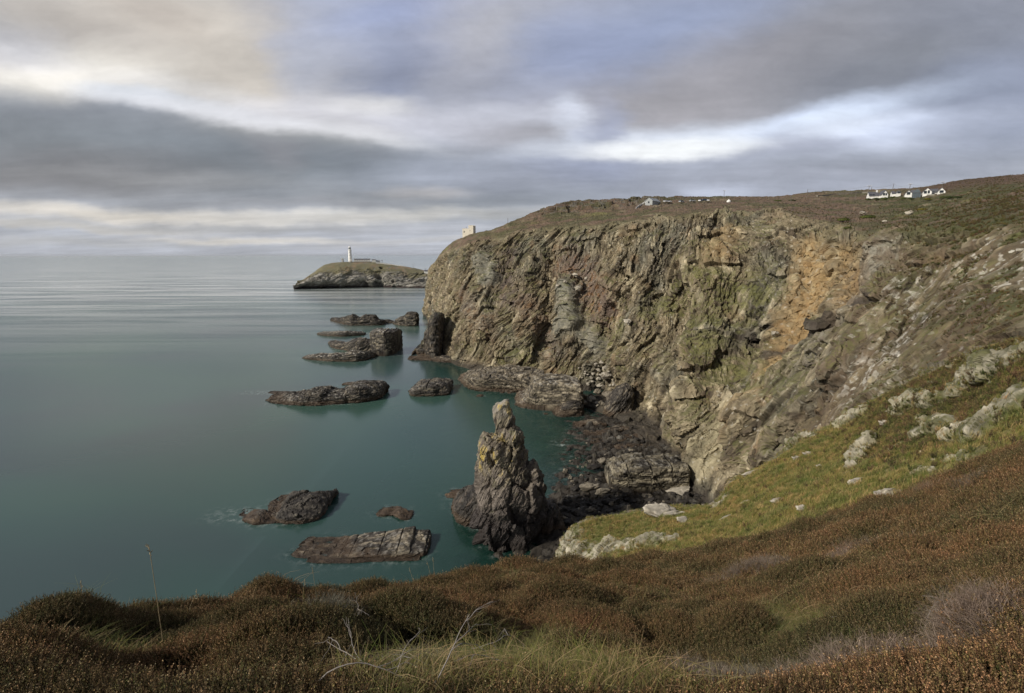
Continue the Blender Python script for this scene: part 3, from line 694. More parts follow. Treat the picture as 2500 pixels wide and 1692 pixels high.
# soft streaky modulation of the deck
s1 = n('ShaderNodeTexNoise', {'Vector': n('ShaderNodeMapping', {0: cl, 'Scale': (.5, 1.3, 1), 'Rotation': (0, 0, .5)}).outputs[0], 'Scale': 1.0, 'Detail': 4., 'Roughness': .6}, noise_dimensions='2D').outputs[0]
kk = n('ShaderNodeMapRange', {0: s1, 1: .25, 2: .75, 3: .85, 4: 1.24}).outputs[0]
s2 = n('ShaderNodeTexNoise', {'Vector': n('ShaderNodeMapping', {0: pw_, 'Scale': (4.5, 11, 1), 'Rotation': (0, 0, -.25)}).outputs[0], 'Scale': 1.0, 'Detail': 6., 'Roughness': .68}, noise_dimensions='2D').outputs[0]
kk = n.math('MULTIPLY', kk, n('ShaderNodeMapRange', {0: s2, 1: .28, 2: .72, 3: .90, 4: 1.13}).outputs[0])
cur = n('ShaderNodeVectorMath', {0: cur, 1: n('ShaderNodeCombineXYZ', {0: kk, 1: kk, 2: kk}).outputs[0]}, operation='MULTIPLY').outputs[0]
skd = n('ShaderNodeVectorMath', {0: sky.outputs[0], 1: (.1, .1, .1)}, operation='MULTIPLY').outputs[0]
# dimming added to the unseen sky overhead and behind, to raise contrast
bk = n('ShaderNodeMapRange', {0: sp.outputs[1], 1: -.25, 2: .35, 3: .52, 4: 1.}, interpolation_type='SMOOTHSTEP').outputs[0]
bk = n.math('MULTIPLY', bk, n('ShaderNodeMapRange', {0: sp.outputs[2], 1: .55, 2: .85, 3: 1., 4: .62}).outputs[0])
cur = n('ShaderNodeVectorMath', {0: cur, 1: n('ShaderNodeCombineXYZ', {0: bk, 1: bk, 2: bk}).outputs[0]}, operation='MULTIPLY').outputs[0]
cur = n.mix(.94, skd, cur)
b = n('ShaderNodeBackground', {0: cur, 1: 1.0})
wo = nt.nodes.new('ShaderNodeOutputWorld'); nt.links.new(b.outputs[0], wo.inputs[0])
SC.view_settings.view_transform = 'Standard'; SC.view_settings.look = 'None'; SC.view_settings.exposure = .05; SC.view_settings.gamma = 1
SC.render.engine = 'CYCLES'; SC.cycles.max_bounces = 4; SC.cycles.adaptive_threshold = .02; SC.cycles.transparent_max_bounces = 8; SC.cycles.diffuse_bounces = 2
# ------------------------------------------------------------------ rocks standing in the sea
def rock_albedo(P, Q, rvs, base=(.056, .049, .041), tan=(.23, .195, .145), seed=0, pale=.0, z0=0., weed=.8, veg=0.):
    nn = gnormals(P); nn = nn * np.sign(nn[..., 2].mean() if abs(nn[..., 2].mean()) > .05 else 1)
    a = fbm(Q / np.array([.42, 6, 4]), 4, seed + 1) * 1.2; b = fbm(P / 3., 4, seed + 2)
    c = np.empty(P.shape, f32); c[:] = base
    c = mixc(c, tan, sstep(.05, .4, a + .3 * b) * .85)
    c = mixc(c, (.022, .019, .017), sstep(.0, .3, -a) * .85)
    c *= (1 + .7 * (rvs[1] - .5) + .9 * (rvs[2] - .5))[..., None]
    if veg: c = mixc(c, (.12, .12, .05), sstep(.5, .8, nn[..., 2]) * sstep(-.2, .2, b) * veg)
    c = mixc(c, (.52, .49, .43), sstep(.55, .85, nn[..., 2]) * sstep(.08, .25, fbm(P / 1.2, 3, seed + 4)) * pale)
    z = P[..., 2] - z0 + .35 * b
    c = mixc(c, (.085, .056, .034), (1 - sstep(weed * .7, weed * 1.5, z)) * .65)
    c = mixc(c, (.03, .022, .016), (1 - sstep(0, weed * .6, z)) * .8)
    return np.clip(c, .01, .8)
def ridge_rock(name, label, st, thick, seed, amp=.5, sc=.35, ax=None, z0=0., expo=.42, group=None, cat='rock', fade=(.06, .06), tilt=0., cut=None, **kw):
    """st = (px, py of the front foot, py of the top edge) from left to right; thickness in metres"""
    st = np.array(st, float); s = np.concatenate([[0], np.cumsum(np.maximum(np.abs(np.diff(st[:, 0])), 1))]); s /= s[-1]
    span = st[-1, 0] - st[0, 0]
    nu = int(np.clip(span * .95, 60, 340)); nv = int(np.clip(nu * .5, 60, 150))
    u = np.linspace(0, 1, nu); X = pchip(s, st, u)
    Fp = PZ(X[:, 0], X[:, 1], z0); T = thick * np.clip(np.minimum(u / fade[0], (1 - u) / fade[1]), .0, 1) ** .5 + .15 * thick
    if z0 < .3: FOOT.append((Fp[:, 0].copy(), Fp[:, 1].copy(), T.copy()))
    k = .75
    Yb = Fp[:, 1] + k * T
    d = rayd(X[:, 0], X[:, 2]); zt = H + d[:, 2] * Yb / d[:, 1]
    h = np.maximum(zt - z0, .12)
    endf = np.clip(np.minimum(u / .012, (1 - u) / .012), 0, 1); h = h * endf - .6 * (1 - endf)
    af = np.linspace(0, math.pi, 2000); cf = np.cos(af); hr = float(np.percentile(h, 70)); Tr = float(T.mean())
    yf = (1 - np.sign(cf) * np.abs(cf) ** expo) / 2 * Tr; zf = np.sin(af) ** expo * max(hr, .3 * Tr)
    al = np.concatenate([[0], np.cumsum(np.hypot(np.diff(yf), np.diff(zf)))]); a = np.interp(np.linspace(0, al[-1], nv), al, af)[:, None]
    cs = np.cos(a); yo = (1 - np.sign(cs) * np.abs(cs) ** expo) / 2; zo = np.sin(a) ** expo
    P = np.empty((nv, nu, 3)); P[..., 0] = Fp[:, 0][None]; P[..., 1] = Fp[:, 1][None] + yo * T[None]
    P[..., 2] = z0 + zo * h[None] * (1 - tilt * (1 - yo))
    lo = P[:1].copy(); hi = P[-1:].copy(); lo[..., 2] = z0 - 2.2; hi[..., 2] = z0 - 2.2; lo[..., 1] -= 1.3; hi[..., 1] += .6
    P = np.concatenate([lo, (lo * .4 + P[:1] * .6), P, hi], 0)
    Nn = gnormals(P)
    if Nn[nv // 2, :, 2].mean() < 0: Nn = -Nn
    ax = ax or axes((1, .12, .1), (0, -.25, 1))
    m = np.ones(P.shape[:2], f32) * amp * 1.05
    P, Q, *rvs = rockdisp(P, Nn, m, sc, seed, ax, .9)
    for cpx in (cut or []):
        # joints splitting the rock
        w = np.exp(-((np.interp(cpx, st[:, 0], s) - u) * span / 1.5) ** 2)[None, :]
        P[..., 2] -= w * np.maximum(P[..., 2] - z0, 0) * .16
    col = rock_albedo(P, Q, rvs, seed=seed, z0=z0, **kw)
    o = link(name, new_mesh(name, P, gridfaces(*P.shape[:2]), col), M_SROCK)
    return tag(o, label, cat, group)
GS = 'dark rocks standing in the sea'
ridge_rock('sea_rock', 'low craggy rock ridge in the sea nearest the island, with two knobbly humps', [(807,781,776),(812,783,776),(826,787,775),(838,790,772),(848,792,769),(858,794,766),(866,794,772),(876,794,776),(882,794,771),(890,794,768.5),(910,794,768.5),(918,794,778),(932,793,781),(940,789,783)], 9, 700, .8, .5, group=GS)
ridge_rock('sea_rock', 'low flat reef linking the two humps and the far rounded rock', [(915,787,781),(930,788,780),(945,788,779.5),(955,788,782),(970,788,784)], 6, 705, .5, .4, group=GS)
ridge_rock('sea_rock', 'rounded dark rock stack in the far channel, close to the cliff fin', [(958,789,785),(966,792,779),(975,794,774),(988,795,768),(994,796,762),(1004,796,760.5),(1014,796,762),(1018,795,774),(1019,793,787)], 10, 710, .8, .5, group=GS)
ridge_rock('sea_rock', 'long thin flat reef behind the square rock block', [(773,815,811),(785,818,808.5),(810,820,808),(840,821,807),(856,820,807.5),(872,819,808),(884,818,810),(891,816,812)], 6, 720, .5, .35, group=GS, pale=.8, cut=[856])
ridge_rock('sea_rock', 'square flat topped rock block with a vertical split', [(904,862,804),(906,865,802),(920,868,801.5),(940,869,802),(955,866,803),(964,863,804),(968,860,805),(970,858,812)], 15, 730, .55, .4, axes((1, .1, 0), (0, 0, 1)), group=GS, pale=.9, cut=[941], expo=.2, fade=(.02, .02), tan=(.26, .225, .165))
ridge_rock('sea_rock', 'craggy rock spur leaning against the square rock block', [(800,838,831),(812,848,831),(830,852,833),(846,855,832),(858,858,826),(868,860,824),(882,862,824),(896,862,827),(907,862,828)], 9, 735, .7, .4, axes((.8, 0, .5), (-.5, 0, .8)), group=GS)
ridge_rock('sea_rock', 'long low rock ridge just in front of the square rock block', [(736,873,870),(745,876,866),(760,878,864),(775,879,862),(800,881,862),(820,882,860),(838,882,859),(848,882,856),(865,882,857),(885,880,858),(900,876,861),(912,872,866),(919,869,868)], 8, 740, .7, .4, group=GS, pale=.9, weed=1.0)
ridge_rock('sea_rock', 'large rugged rock island with rusty waterline in the middle of the bay', [(650,976,966),(658,980,962),(675,984,959),(700,986,957),(725,988,952),(738,989,950),(748,989,944),(778,989,944),(790,988,950),(815,987,949),(835,986,946),(848,984,936),(862,984,932),(880,982,931),(905,978,931),(918,976,933),(928,972,937),(936,966,943),(940,958,950)], 13, 750, .85, .5, axes((1, .1, -.05), (.1, -.3, 1)), group=GS, pale=.5, weed=1.5, tan=(.16, .135, .10))
ridge_rock('sea_rock', 'thin flat reef at the left tip of the large rock island', [(652,958,955),(665,960,955),(690,961,955),(715,961,956),(735,960,957)], 4, 755, .4, .3, group=GS, pale=.6)
ridge_rock('sea_rock', 'thin flat reef just behind the large rock island', [(834,939,934),(842,940,933.5),(860,940,932),(930,940,935),(938,938,936)], 4, 757, .4, .3, group=GS, pale=.6)
ridge_rock('sea_rock', 'squat rounded rock split by a dark cleft, beside the cliff', [(999,955,950),(1001,962,943),(1006,966,936),(1014,967,931),(1024,967,927),(1040,967,924),(1052,967,923),(1070,966,924),(1085,965,927),(1094,963,932),(1097,959,942),(1099,955,950)], 14, 760, .7, .45, group=GS, pale=.35, cut=[1042], expo=.33, fade=(.05, .05), tan=(.17, .145, .105), tilt=.12)
ridge_rock('sea_rock', 'blocky dark rock islet in the near bay, stepped and cracked', [(655,1232,1222),(660,1252,1216),(668,1266,1212),(674,1274,1208),(680,1277,1208),(705,1279,1206),(730,1279,1205),(755,1274,1204),(775,1268,1205),(786,1256,1206),(793,1240,1214),(795,1228,1220)], 9.5, 770, .8, .35, axes((1, .2, 0), (0, -.5, 1)), group=GS, expo=.35, fade=(.05, .05), tan=(.10, .088, .07), tilt=.35)
ridge_rock('sea_rock', 'low brown weedy reef at the left foot of the blocky islet', [(581,1252,1247),(586,1262,1246),(594,1270,1245),(606,1277,1246),(620,1281,1248),(640,1279,1254),(670,1276,1256),(700,1276,1258)], 4.5, 780, .5, .3, group=GS, weed=1.0, tan=(.15, .11, .07))
ridge_rock('sea_rock', 'small brown weedy rock awash between the blocky islet and the pinnacle', [(917,1254,1250),(922,1259,1244),(935,1260,1240),(950,1259,1239),(965,1263,1240),(975,1268,1246),(990,1269,1252),(1000,1266,1256),(1003,1262,1258)], 3.4, 790, .5, .3, group=GS, weed=1.0, tan=(.15, .11, .07))
aL = axes((1, .14, .17), (-.1, -.4, 1))
ridge_rock('sea_rock', 'long log shaped rock slab with cross joints, lying nearest the heather', [(709,1352,1348),(714,1357,1336),(725,1360,1330),(750,1362,1328),(785,1361,1324),(820,1362,1318),(860,1363,1312),(900,1363,1307),(940,1363,1300),(960,1362,1296),(980,1361,1292),(996,1360,1290.5),(999,1360,1300),(1015,1359,1299),(1031,1358,1299),(1034,1356,1302),(1041,1352,1318),(1042,1350,1335)], 6.5, 800, .42, .26, aL, group=GS, pale=.25, cut=[742, 786, 826, 850, 921, 968], expo=.33, fade=(.03, .02), tan=(.24, .205, .15), tilt=.5)
ridge_rock('sea_rock', 'flat slab awash at the foot of the log shaped rock', [(742,1371,1369),(790,1374,1369),(850,1374,1367),(905,1371,1360),(950,1370,1355),(1000,1369,1355),(1025,1367,1357)], 2.2, 805, .35, .25, aL, group=GS, weed=1.0, tan=(.15, .12, .085))
for (a, b, w_, lb) in [(1170, 968, 11, 'small rusty rock awash in the water beside the cliff foot'), (1225, 959, 5, 'tiny rock tip in the water close under the near ledge, left of its neighbour'), (1243, 960, 7, 'small low rock tip in the water close under the near ledge'), (1365, 1088, 17, 'pale oval rock awash right of the pinnacle'), (1332, 1012, 8, 'small pale rock awash below the square ledge'), (1188, 1115, 13, 'small greenish rock just under the surface left of the pinnacle')]:
    ridge_rock('sea_rock', lb, [(a - w_, b, b - 1), (a - w_ * .5, b + 2, b - w_ * .35), (a + w_ * .3, b + 2, b - w_ * .4), (a + w_, b + 1, b - 1)], w_ * .22, 810 + a % 13, .35, .25, group=GS, weed=.9, tan=(.24, .17, .11), z0=-.25 if a != 1188 else -1.2)
# rock masses at the foot of the cliff
ridge_rock('rock_fin', 'dark upright rock fin leaning on the seaward end of the cliff', [(1000,872,866),(1006,866,852),(1015,864,842),(1022,868,846),(1026,870,828),(1036,872,822),(1039,874,798),(1048,878,792),(1051,880,768),(1058,881,764),(1070,880,764),(1076,876,770),(1080,872,800)], 17, 820, .8, .5, axes((1, .1, .15), (0, -.2, 1)), cat='rock', expo=.25, fade=(.03, .03), tan=(.17, .14, .105), weed=2.2, veg=.4)
ridge_rock('rock_ledge', 'low dark rock tongue reaching out from the foot of the upright fin', [(995,876,872),(1004,879,870),(1020,880,869),(1040,880,868),(1075,884,866),(1100,886,868),(1130,890,872)], 9, 825, .7, .45, cat='rock', weed=2.0)
ridge_rock('rock_ledge', 'long wave cut ledge with a pale top along the cliff foot', [(1118,924,918),(1132,940,912),(1145,950,906),(1175,955,900),(1210,956,898),(1250,958,896),(1300,964,900),(1330,970,905)], 15, 830, .8, .5, axes((1, .15, -.06), (0, -.3, 1)), cat='rock', pale=.3, weed=2.0, base=(.12, .10, .072), tan=(.32, .275, .20), tilt=.15, expo=.26)
ridge_rock('rock_ledge', 'square layered rock bench standing in the water under the cliff', [(1257,985,978),(1262,992,966),(1280,997,960),(1298,1000,938),(1304,1001,920),(1330,1003,917),(1365,1006,917),(1400,1010,920),(1418,1012,926),(1424,1008,950)], 15, 835, .6, .45, axes((1, .1, -.04), (0, 0, 1)), cat='rock', pale=.5, weed=2.0, base=(.125, .105, .075), tan=(.32, .275, .20), expo=.2, fade=(.03, .03))
ridge_rock('rock_ledge', 'small dark rock step at the right foot of the layered bench', [(1350,1012,1008),(1358,1016,998),(1375,1018,985),(1395,1018,977),(1415,1017,975),(1424,1012,980)], 7, 838, .6, .4, cat='rock', weed=2.4)
ridge_rock('rock_ledge', 'dark pointed buttress between the rockfall and the waterfall', [(1475,1012,1000),(1485,1020,985),(1500,1022,960),(1520,1022,940),(1538,1020,935),(1548,1014,960),(1556,1010,990)], 10, 842, .7, .45, axes((.6, 0, .8), (-.8, 0, .6)), cat='rock', weed=2.2)
ridge_rock('rock_ledge', 'pale banded rock wall standing on the beach below the cliff', [(1490,1196,1150),(1505,1200,1130),(1530,1200,1120),(1560,1202,1117),(1600,1202,1118),(1650,1200,1117),(1676,1198,1119),(1680,1190,1130)], 9, 846, .85, .4, axes((1, .1, .03), (0, 0, 1)), z0=.7, cat='rock', pale=.3, weed=.6, base=(.11, .095, .068), tan=(.30, .265, .19), cut=[1532, 1588, 1640], expo=.2, fade=(.03, .02))
for i, (a0, a1, y0, y1) in enumerate([(1425,1560,1062,1050),(1440,1600,1082,1070),(1455,1590,1100,1092),(1400,1480,1040,1036)]):
    ridge_rock('rock_reef', ['thin dark reef below the waterfall', 'second dark reef down from the waterfall', 'third dark reef down from the waterfall, nearest the beach', 'short dark reef at the edge of the cove, seaward of the waterfall'][i], [(a0, y0, y0 - 2), (a0 + (a1 - a0) * .3, y0 + 2, y0 - 9), (a0 + (a1 - a0) * .7, y1 + 6, y1 - 8), (a1, y1 + 4, y1 - 4)], 3.5, 850 + i, .7, .35, z0=.2, cat='rock', weed=1.2, group='thin reefs under the waterfall')

# ------------------------------------------------------------------ the pinnacle
PT = [(980,1226,1244),(986,1214,1248),(1002,1207,1252),(1026,1209,1262),(1044,1213,1271),(1052,1204,1279),(1062,1192,1281),(1075,1178,1287),(1092,1167,1290),(1110,1167,1292),(1128,1166,1296),(1153,1162,1314),(1179,1160,1334),(1204,1162,1341),(1230,1168,1336),(1255,1161,1330),(1280,1158,1322),(1300,1160,1312),(1318,1168,1300),(1345,1180,1290)]
PT = np.array(PT, float); Yc = 101.0
nz_, nu_ = 420, 420
tt = np.linspace(0, 1, nz_); ss = (PT[:, 0] - PT[0, 0]) / (PT[-1, 0] - PT[0, 0]); X = pchip(ss, PT, tt)
L_ = PY(X[:, 1], X[:, 0], Yc); R_ = PY(X[:, 2], X[:, 0], Yc)
wd = (R_[:, 0] - L_[:, 0]) / 2 * .90; cx_ = (R_[:, 0] + L_[:, 0]) / 2; zz_ = L_[:, 2]
th = np.linspace(math.pi / 2, math.pi / 2 + 2 * math.pi, nu_)
ca, sa = np.cos(th), np.sin(th); e_ = .72
ux = np.sign(ca) * np.abs(ca) ** e_; uy = np.sign(sa) * np.abs(sa) ** e_
dd = np.clip(wd * .95, 1.5, 7.0)
BP = np.stack([cx_[:, None] + wd[:, None] * ux[None], Yc + dd[:, None] * uy[None] + 0 * zz_[:, None], zz_[:, None] + 0 * ux[None]], -1)
cap = BP[:1].mean(1, keepdims=True)
BP = np.concatenate([cap + (BP[:1] - cap) * f for f in (.02, .35, .7)] + [BP], 0)
BP[:3, :, 2] += np.array([.35, .3, .15])[:, None]
Nn = gnormals(BP); Nn[:3] = (0, 0, 1)
if (Nn[100] * (BP[100] - BP[100].mean(0))).sum() < 0: Nn = -Nn; Nn[:3] = (0, 0, 1)
axP = axes((.45, .1, .9), (.9, -.3, -.4))
wd = wd
f0 = voro(BP / np.array([3.6, 3.6, 6.0]) + .08 * fbm(BP / 3, 2, 870)[..., None], 871)
mm = np.clip((wd / 3.2), .35, 1); mm = np.concatenate([np.full(3, mm[0] * .5), mm])[:, None]
P_ = BP + Nn * (((f0[2] - .6) * 1.7 + f0[3] * 2.6 - .9 * np.exp(-((f0[1] - f0[0]) / .07) ** 2)) * mm)[..., None]
hgt = BP[..., 2]
P_, Q_, *rvs_ = rockdisp(P_, gnormals(P_) * (1 if (gnormals(BP)[100] * Nn[100]).sum() > 0 else -1), mm * np.ones(nu_) * .8, .30, 872, axP, .6)
P_[:, -1] = P_[:, 0] = (P_[:, 0] + P_[:, -1]) / 2
nP = gnormals(P_) * (1 if (gnormals(BP)[100] * Nn[100]).sum() > 0 else -1)
aa = fbm(P_ / 2.2, 4, 873); ab = fbm(Q_ / np.array([.5, 3, 2]), 4, 874)
cp = np.empty(P_.shape, f32); cp[:] = (.125, .105, .088)
cp = mixc(cp, (.21, .18, .155), sstep(.0, .35, ab) * .8); cp = mixc(cp, (.07, .058, .05), sstep(.0, .35, -aa) * .7)
cp *= (1 + .45 * (f0[2] - .5) + .5 * (rvs_[1] - .5) + .4 * (rvs_[2] - .5))[..., None]
cp = mixc(cp, (.12, .12, .055), sstep(.15, .45, fbm(P_ / 2.6, 3, 875)) * sstep(.2, .5, nP[..., 2]) * (hgt > 9) * .8)
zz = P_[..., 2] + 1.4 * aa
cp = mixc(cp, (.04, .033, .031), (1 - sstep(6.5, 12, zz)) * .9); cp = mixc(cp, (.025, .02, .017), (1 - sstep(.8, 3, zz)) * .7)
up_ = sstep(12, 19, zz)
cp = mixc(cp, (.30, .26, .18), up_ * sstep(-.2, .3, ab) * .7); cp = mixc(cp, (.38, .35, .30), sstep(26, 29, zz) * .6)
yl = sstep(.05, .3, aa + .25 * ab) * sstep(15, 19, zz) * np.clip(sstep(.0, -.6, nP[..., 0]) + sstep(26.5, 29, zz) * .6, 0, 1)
cp = mixc(cp, (.46, .34, .07), np.clip(yl, 0, 1) * .7)
fl = gridfaces(*P_.shape[:2])
chk = (gnormals(BP)[100] * Nn[100]).sum() > 0
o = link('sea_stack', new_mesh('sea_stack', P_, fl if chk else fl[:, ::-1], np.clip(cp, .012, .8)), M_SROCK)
tag(o, 'tall dark rock pinnacle with yellow lichen on its head, rising from the bay', 'sea stack')
ridge_rock('sea_rock', 'dark rounded shoulder rock at the left foot of the pinnacle', [(1100,1236,1226),(1106,1258,1210),(1118,1276,1200),(1135,1284,1190),(1150,1286,1184),(1175,1290,1180),(1200,1292,1180)], 8, 880, .7, .35, axes((.6, 0, .8), (-.8, 0, .6)), group=GS, weed=1.8, tan=(.10, .078, .062), fade=(.1, .05))
ridge_rock('sea_rock', 'brown weedy rock awash beyond the left shoulder of the pinnacle', [(1085,1212,1206),(1092,1217,1199),(1110,1218,1197),(1130,1218,1196),(1145,1216,1200)], 4, 883, .5, .3, group=GS, weed=1.0, tan=(.15, .105, .065), z0=-.2)
ridge_rock('sea_rock', 'dark jagged rock at the right foot of the pinnacle', [(1300,1306,1285),(1315,1306,1250),(1330,1306,1228),(1345,1306,1221),(1356,1304,1228),(1368,1302,1250),(1380,1298,1275),(1386,1292,1286)], 6, 886, .8, .35, axes((.3, 0, 1), (1, 0, -.3)), group=GS, weed=2.0, tan=(.13, .105, .09), fade=(.08, .08))

# ------------------------------------------------------------------ boulders: a few shapes, copied one by one
def boulder_mesh(seed, tone, flat=.7):
    nv, nu = 15, 22
    a = np.linspace(-math.pi / 2, math.pi / 2, nv)[:, None]; b = np.linspace(0, 2 * math.pi, nu)[None]
    D = np.stack([np.cos(a) * np.cos(b), np.cos(a) * np.sin(b), np.sin(a) + 0 * b], -1)
    f = voro(D * 1.5 + seed * 3.1, seed); r = 1 + (f[2] - .5) * .5 + f[3] * .45 + fbm(D * 2.5 + seed, 2, seed + 1)[..., None][..., 0] * .2
    # cut by planes to give flat faces
    rr = np.random.default_rng(seed)
    P = D * r[..., None]
    for _ in range(9):
        nn = rr.normal(size=3); nn /= np.linalg.norm(nn); d = P @ nn - rr.uniform(.55, .85)
        P = P - nn * (np.maximum(d, 0) * .9)[..., None]
    P[:, -1] = P[:, 0]; P[..., 2] *= flat; P[..., 1] *= .85
    t = fbm(P * 2 + 9, 3, seed + 5)
    c = np.empty(P.shape, f32); c[:] = tone; c *= (1 + .7 * t)[..., None]
    return new_mesh('boulder', P * .5, gridfaces(nv, nu), np.clip(c, .01, .8))
BD = [boulder_mesh(s, (.034, .03, .026), f) for s, f in ((1, .7), (2, .6), (3, .8), (4, .55))]
BT = [boulder_mesh(s, (.20, .175, .135), f) for s, f in ((5, .7), (6, .6), (7, .8))]
BW = [boulder_mesh(s, (.42, .38, .31), f) for s, f in ((8, .7), (9, .6), (10, .8), (11, .5))]
for m_ in BD + BT + BW: m_.materials.append(M_SROCK)
def put(me, p, s, label, group, cat='boulder', name='boulder', sink=.15, stretch=1.0, rz=None, tilt=.25):
    o = bpy.data.objects.new(name, me); COL.objects.link(o)
    o.location = (p[0], p[1], p[2] + s * (.3 - sink)); o.rotation_euler = (random.uniform(-tilt, tilt), random.uniform(-tilt, tilt), random.uniform(0, 6.28) if rz is None else rz)
    o.scale = (s * stretch, s, s * random.uniform(.8, 1.1)); return tag(o, label, cat, group)
polyB = [(1340,1235),(1400,1190),(1450,1190),(1520,1210),(1600,1210),(1700,1215),(1740,1225),(1720,1245),(1600,1246),(1520,1254),(1450,1268),(1395,1290),(1350,1300)]
polyC = [(1360,1130),(1400,1080),(1440,1060),(1560,1060),(1640,1090),(1600,1125),(1500,1120),(1470,1190),(1400,1200)]
polyR = [(1385,985),(1370,925),(1420,895),(1470,885),(1500,925),(1500,985),(1440,1000)]
def inpoly(poly, k):
    P_ = []; xs_ = [a for a, b in poly]; ys_ = [b for a, b in poly]
    while len(P_) < k:
        x, y = random.uniform(min(xs_), max(xs_)), random.uniform(min(ys_), max(ys_))
        if inside(poly, np.array([x]), np.array([y]))[0]: P_.append((x, y))
    return P_
for x, y in inpoly(polyB, 190):
    p = PZ(x, y, .5); p[2] = zbed(p[0], p[1])
    s = random.choice([.6, .8, .8, 1., 1.3, 1.6, 2.2])
    tn = random.random() < .22
    put(random.choice(BT if tn else BD), p, s, 'tan boulder among dark stones on the stony beach right of the pinnacle' if tn else 'dark wet boulder on the stony beach right of the pinnacle', 'tan boulders scattered on the beach' if tn else 'dark boulders covering the beach')
for x, y in inpoly(polyC, 85):
    p = PZ(x, y, .6); p[2] = zbed(p[0], p[1]); tn = random.random() < .25
    put(random.choice(BT if tn else BD), p, random.choice([.7, .9, 1.2, 1.6, 2.]), 'tan boulder on the rocky shore below the dark reefs' if tn else 'dark boulder on the rocky shore below the dark reefs', 'tan boulders on the rocky shore' if tn else 'dark boulders on the rocky shore')
for x, y in inpoly(polyR, 110):
    p = S1b.at(x, y).copy(); p = p + np.array([-.1, -.3, .1])
    big_ = random.random() < .12
    put(random.choice(BW if y < 950 or random.random() < .3 else BT), p, random.uniform(2.4, 3.6) if big_ else random.uniform(.9, 2.0), 'pale angular block in the rockfall heap at the foot of the cliff', 'pale blocks of the rockfall heap', sink=.0)
for x, y, s, st_, me_, lb in [(1435,1197,4.2,1.3,BT[0],'large tan wedge boulder at the water edge of the beach'), (1468,1203,3.,1.2,BT[1],'tan boulder beside the large wedge boulder'), (1468,1130,2.8,1.,BT[2],'rounded tan boulder on the dark reef edge'), (1450,1145,3.,1.6,BD[1],'dark flat boulder leaning by the rounded tan one'),
     (1655,1203,4.2,1.7,BW[3],'pale yellow slab lying on the beach below the banded wall'), (1612,1250,3.4,1.5,BW[1],'white flat rock on the crest of the grassy spur'), (1480,1230,2.6,1.2,BD[0],'dark block standing by the grey shingle'), (1545,1108,3.8,1.2,BD[2],'dark squared boulder on top of the banded wall'), (1482,968,4.6,1.1,BT[2],'big rounded boulder at the bottom of the rockfall'), (1475,925,5,1.,BW[0],'upright pale slab in the rockfall')]:
    p = PZ(x, y, 1.0) if lb[:4] not in ('big ', 'upri', 'whit') else (S1b if lb[:4] != 'whit' else Surf(P2, 2)).at(x, y) + np.array([-.5, -1.5, .3])
    if lb.startswith('dark squared'): p = PZ(x, y + 8, 3.5)
    put(me_, p, s, lb, None, stretch=st_, tilt=.1, rz=.2)
S2b = Surf(P2, 2)
for x, y, s, st_, lb in [(1640,1258,1.2,2.4,'long white rock lying near the left end of the grassy spur'), (1665,1272,1.3,1.5,'white rock slab just below the long one on the spur'), (1775,1263,.8,3.0,'thin white slab lying in green grass in the middle of the spur'), (1895,1223,.9,1.6,'small white rock pair in the grass, left of the tilted slab'),
     (1957,1248,1.0,1.2,'upright small white stone beside a dark grass hollow'), (1972,1112,1.1,1.7,'white rock high on the grassy slope'), (1946,1123,1.0,1.8,'pale flat stone next to the white rock high on the slope'), (1998,1140,.7,1.2,'tiny grey stone in the brown part of the grassy slope'),
     (2092,1182,.8,1.8,'pale stone lying below the leaning rock outcrop'), (2160,1218,1.1,1.5,'grey white rock at the edge of the heather'), (1830,1155,1.1,2.6,'white lichened ledge stone on the rim of the spur'), (2155,1040,1.1,1.4,'pale boulder on the upper grassy slope'), (1825,1225,.9,2.2,'narrow white stone lying near the spur rim')]:
    p = S2b.at(x, y); put(random.choice(BW), p + np.array([0, 0, -.05]), s, lb, 'white rocks lying on the grass', 'rock', 'white_rock', stretch=st_, rz=.35, tilt=.15)
for x, y, s, lb in [(1404,676,3.6,'grey boulder perched above the layered buttress'), (1380,690,2.6,'white stone beside the perched grey boulder'), (1430,680,2.4,'pale stone right of the perched grey boulder'), (1360,700,2.4,'white slab on the left crown of the layered buttress'), (1415,710,4.,'broken pale slab on the right crown of the layered buttress'),
     (1530,788,4.,'pale block lying alone on the grassy cliff slope'), (2105,525,3.0,'pale boulder on the heath above the ochre face'), (2216,529,2.4,'white boulder on the heath right of the ochre face'), (2158,544,1.8,'small slanted pale stone between two heath boulders'), (1890,820,2.6,'white rock at the lower end of the dark heather band')]:
    put(random.choice(BW), S1b.at(x, y) + np.array([-.1, -.3, .3]), s, lb, None, 'rock', 'cliff_rock')
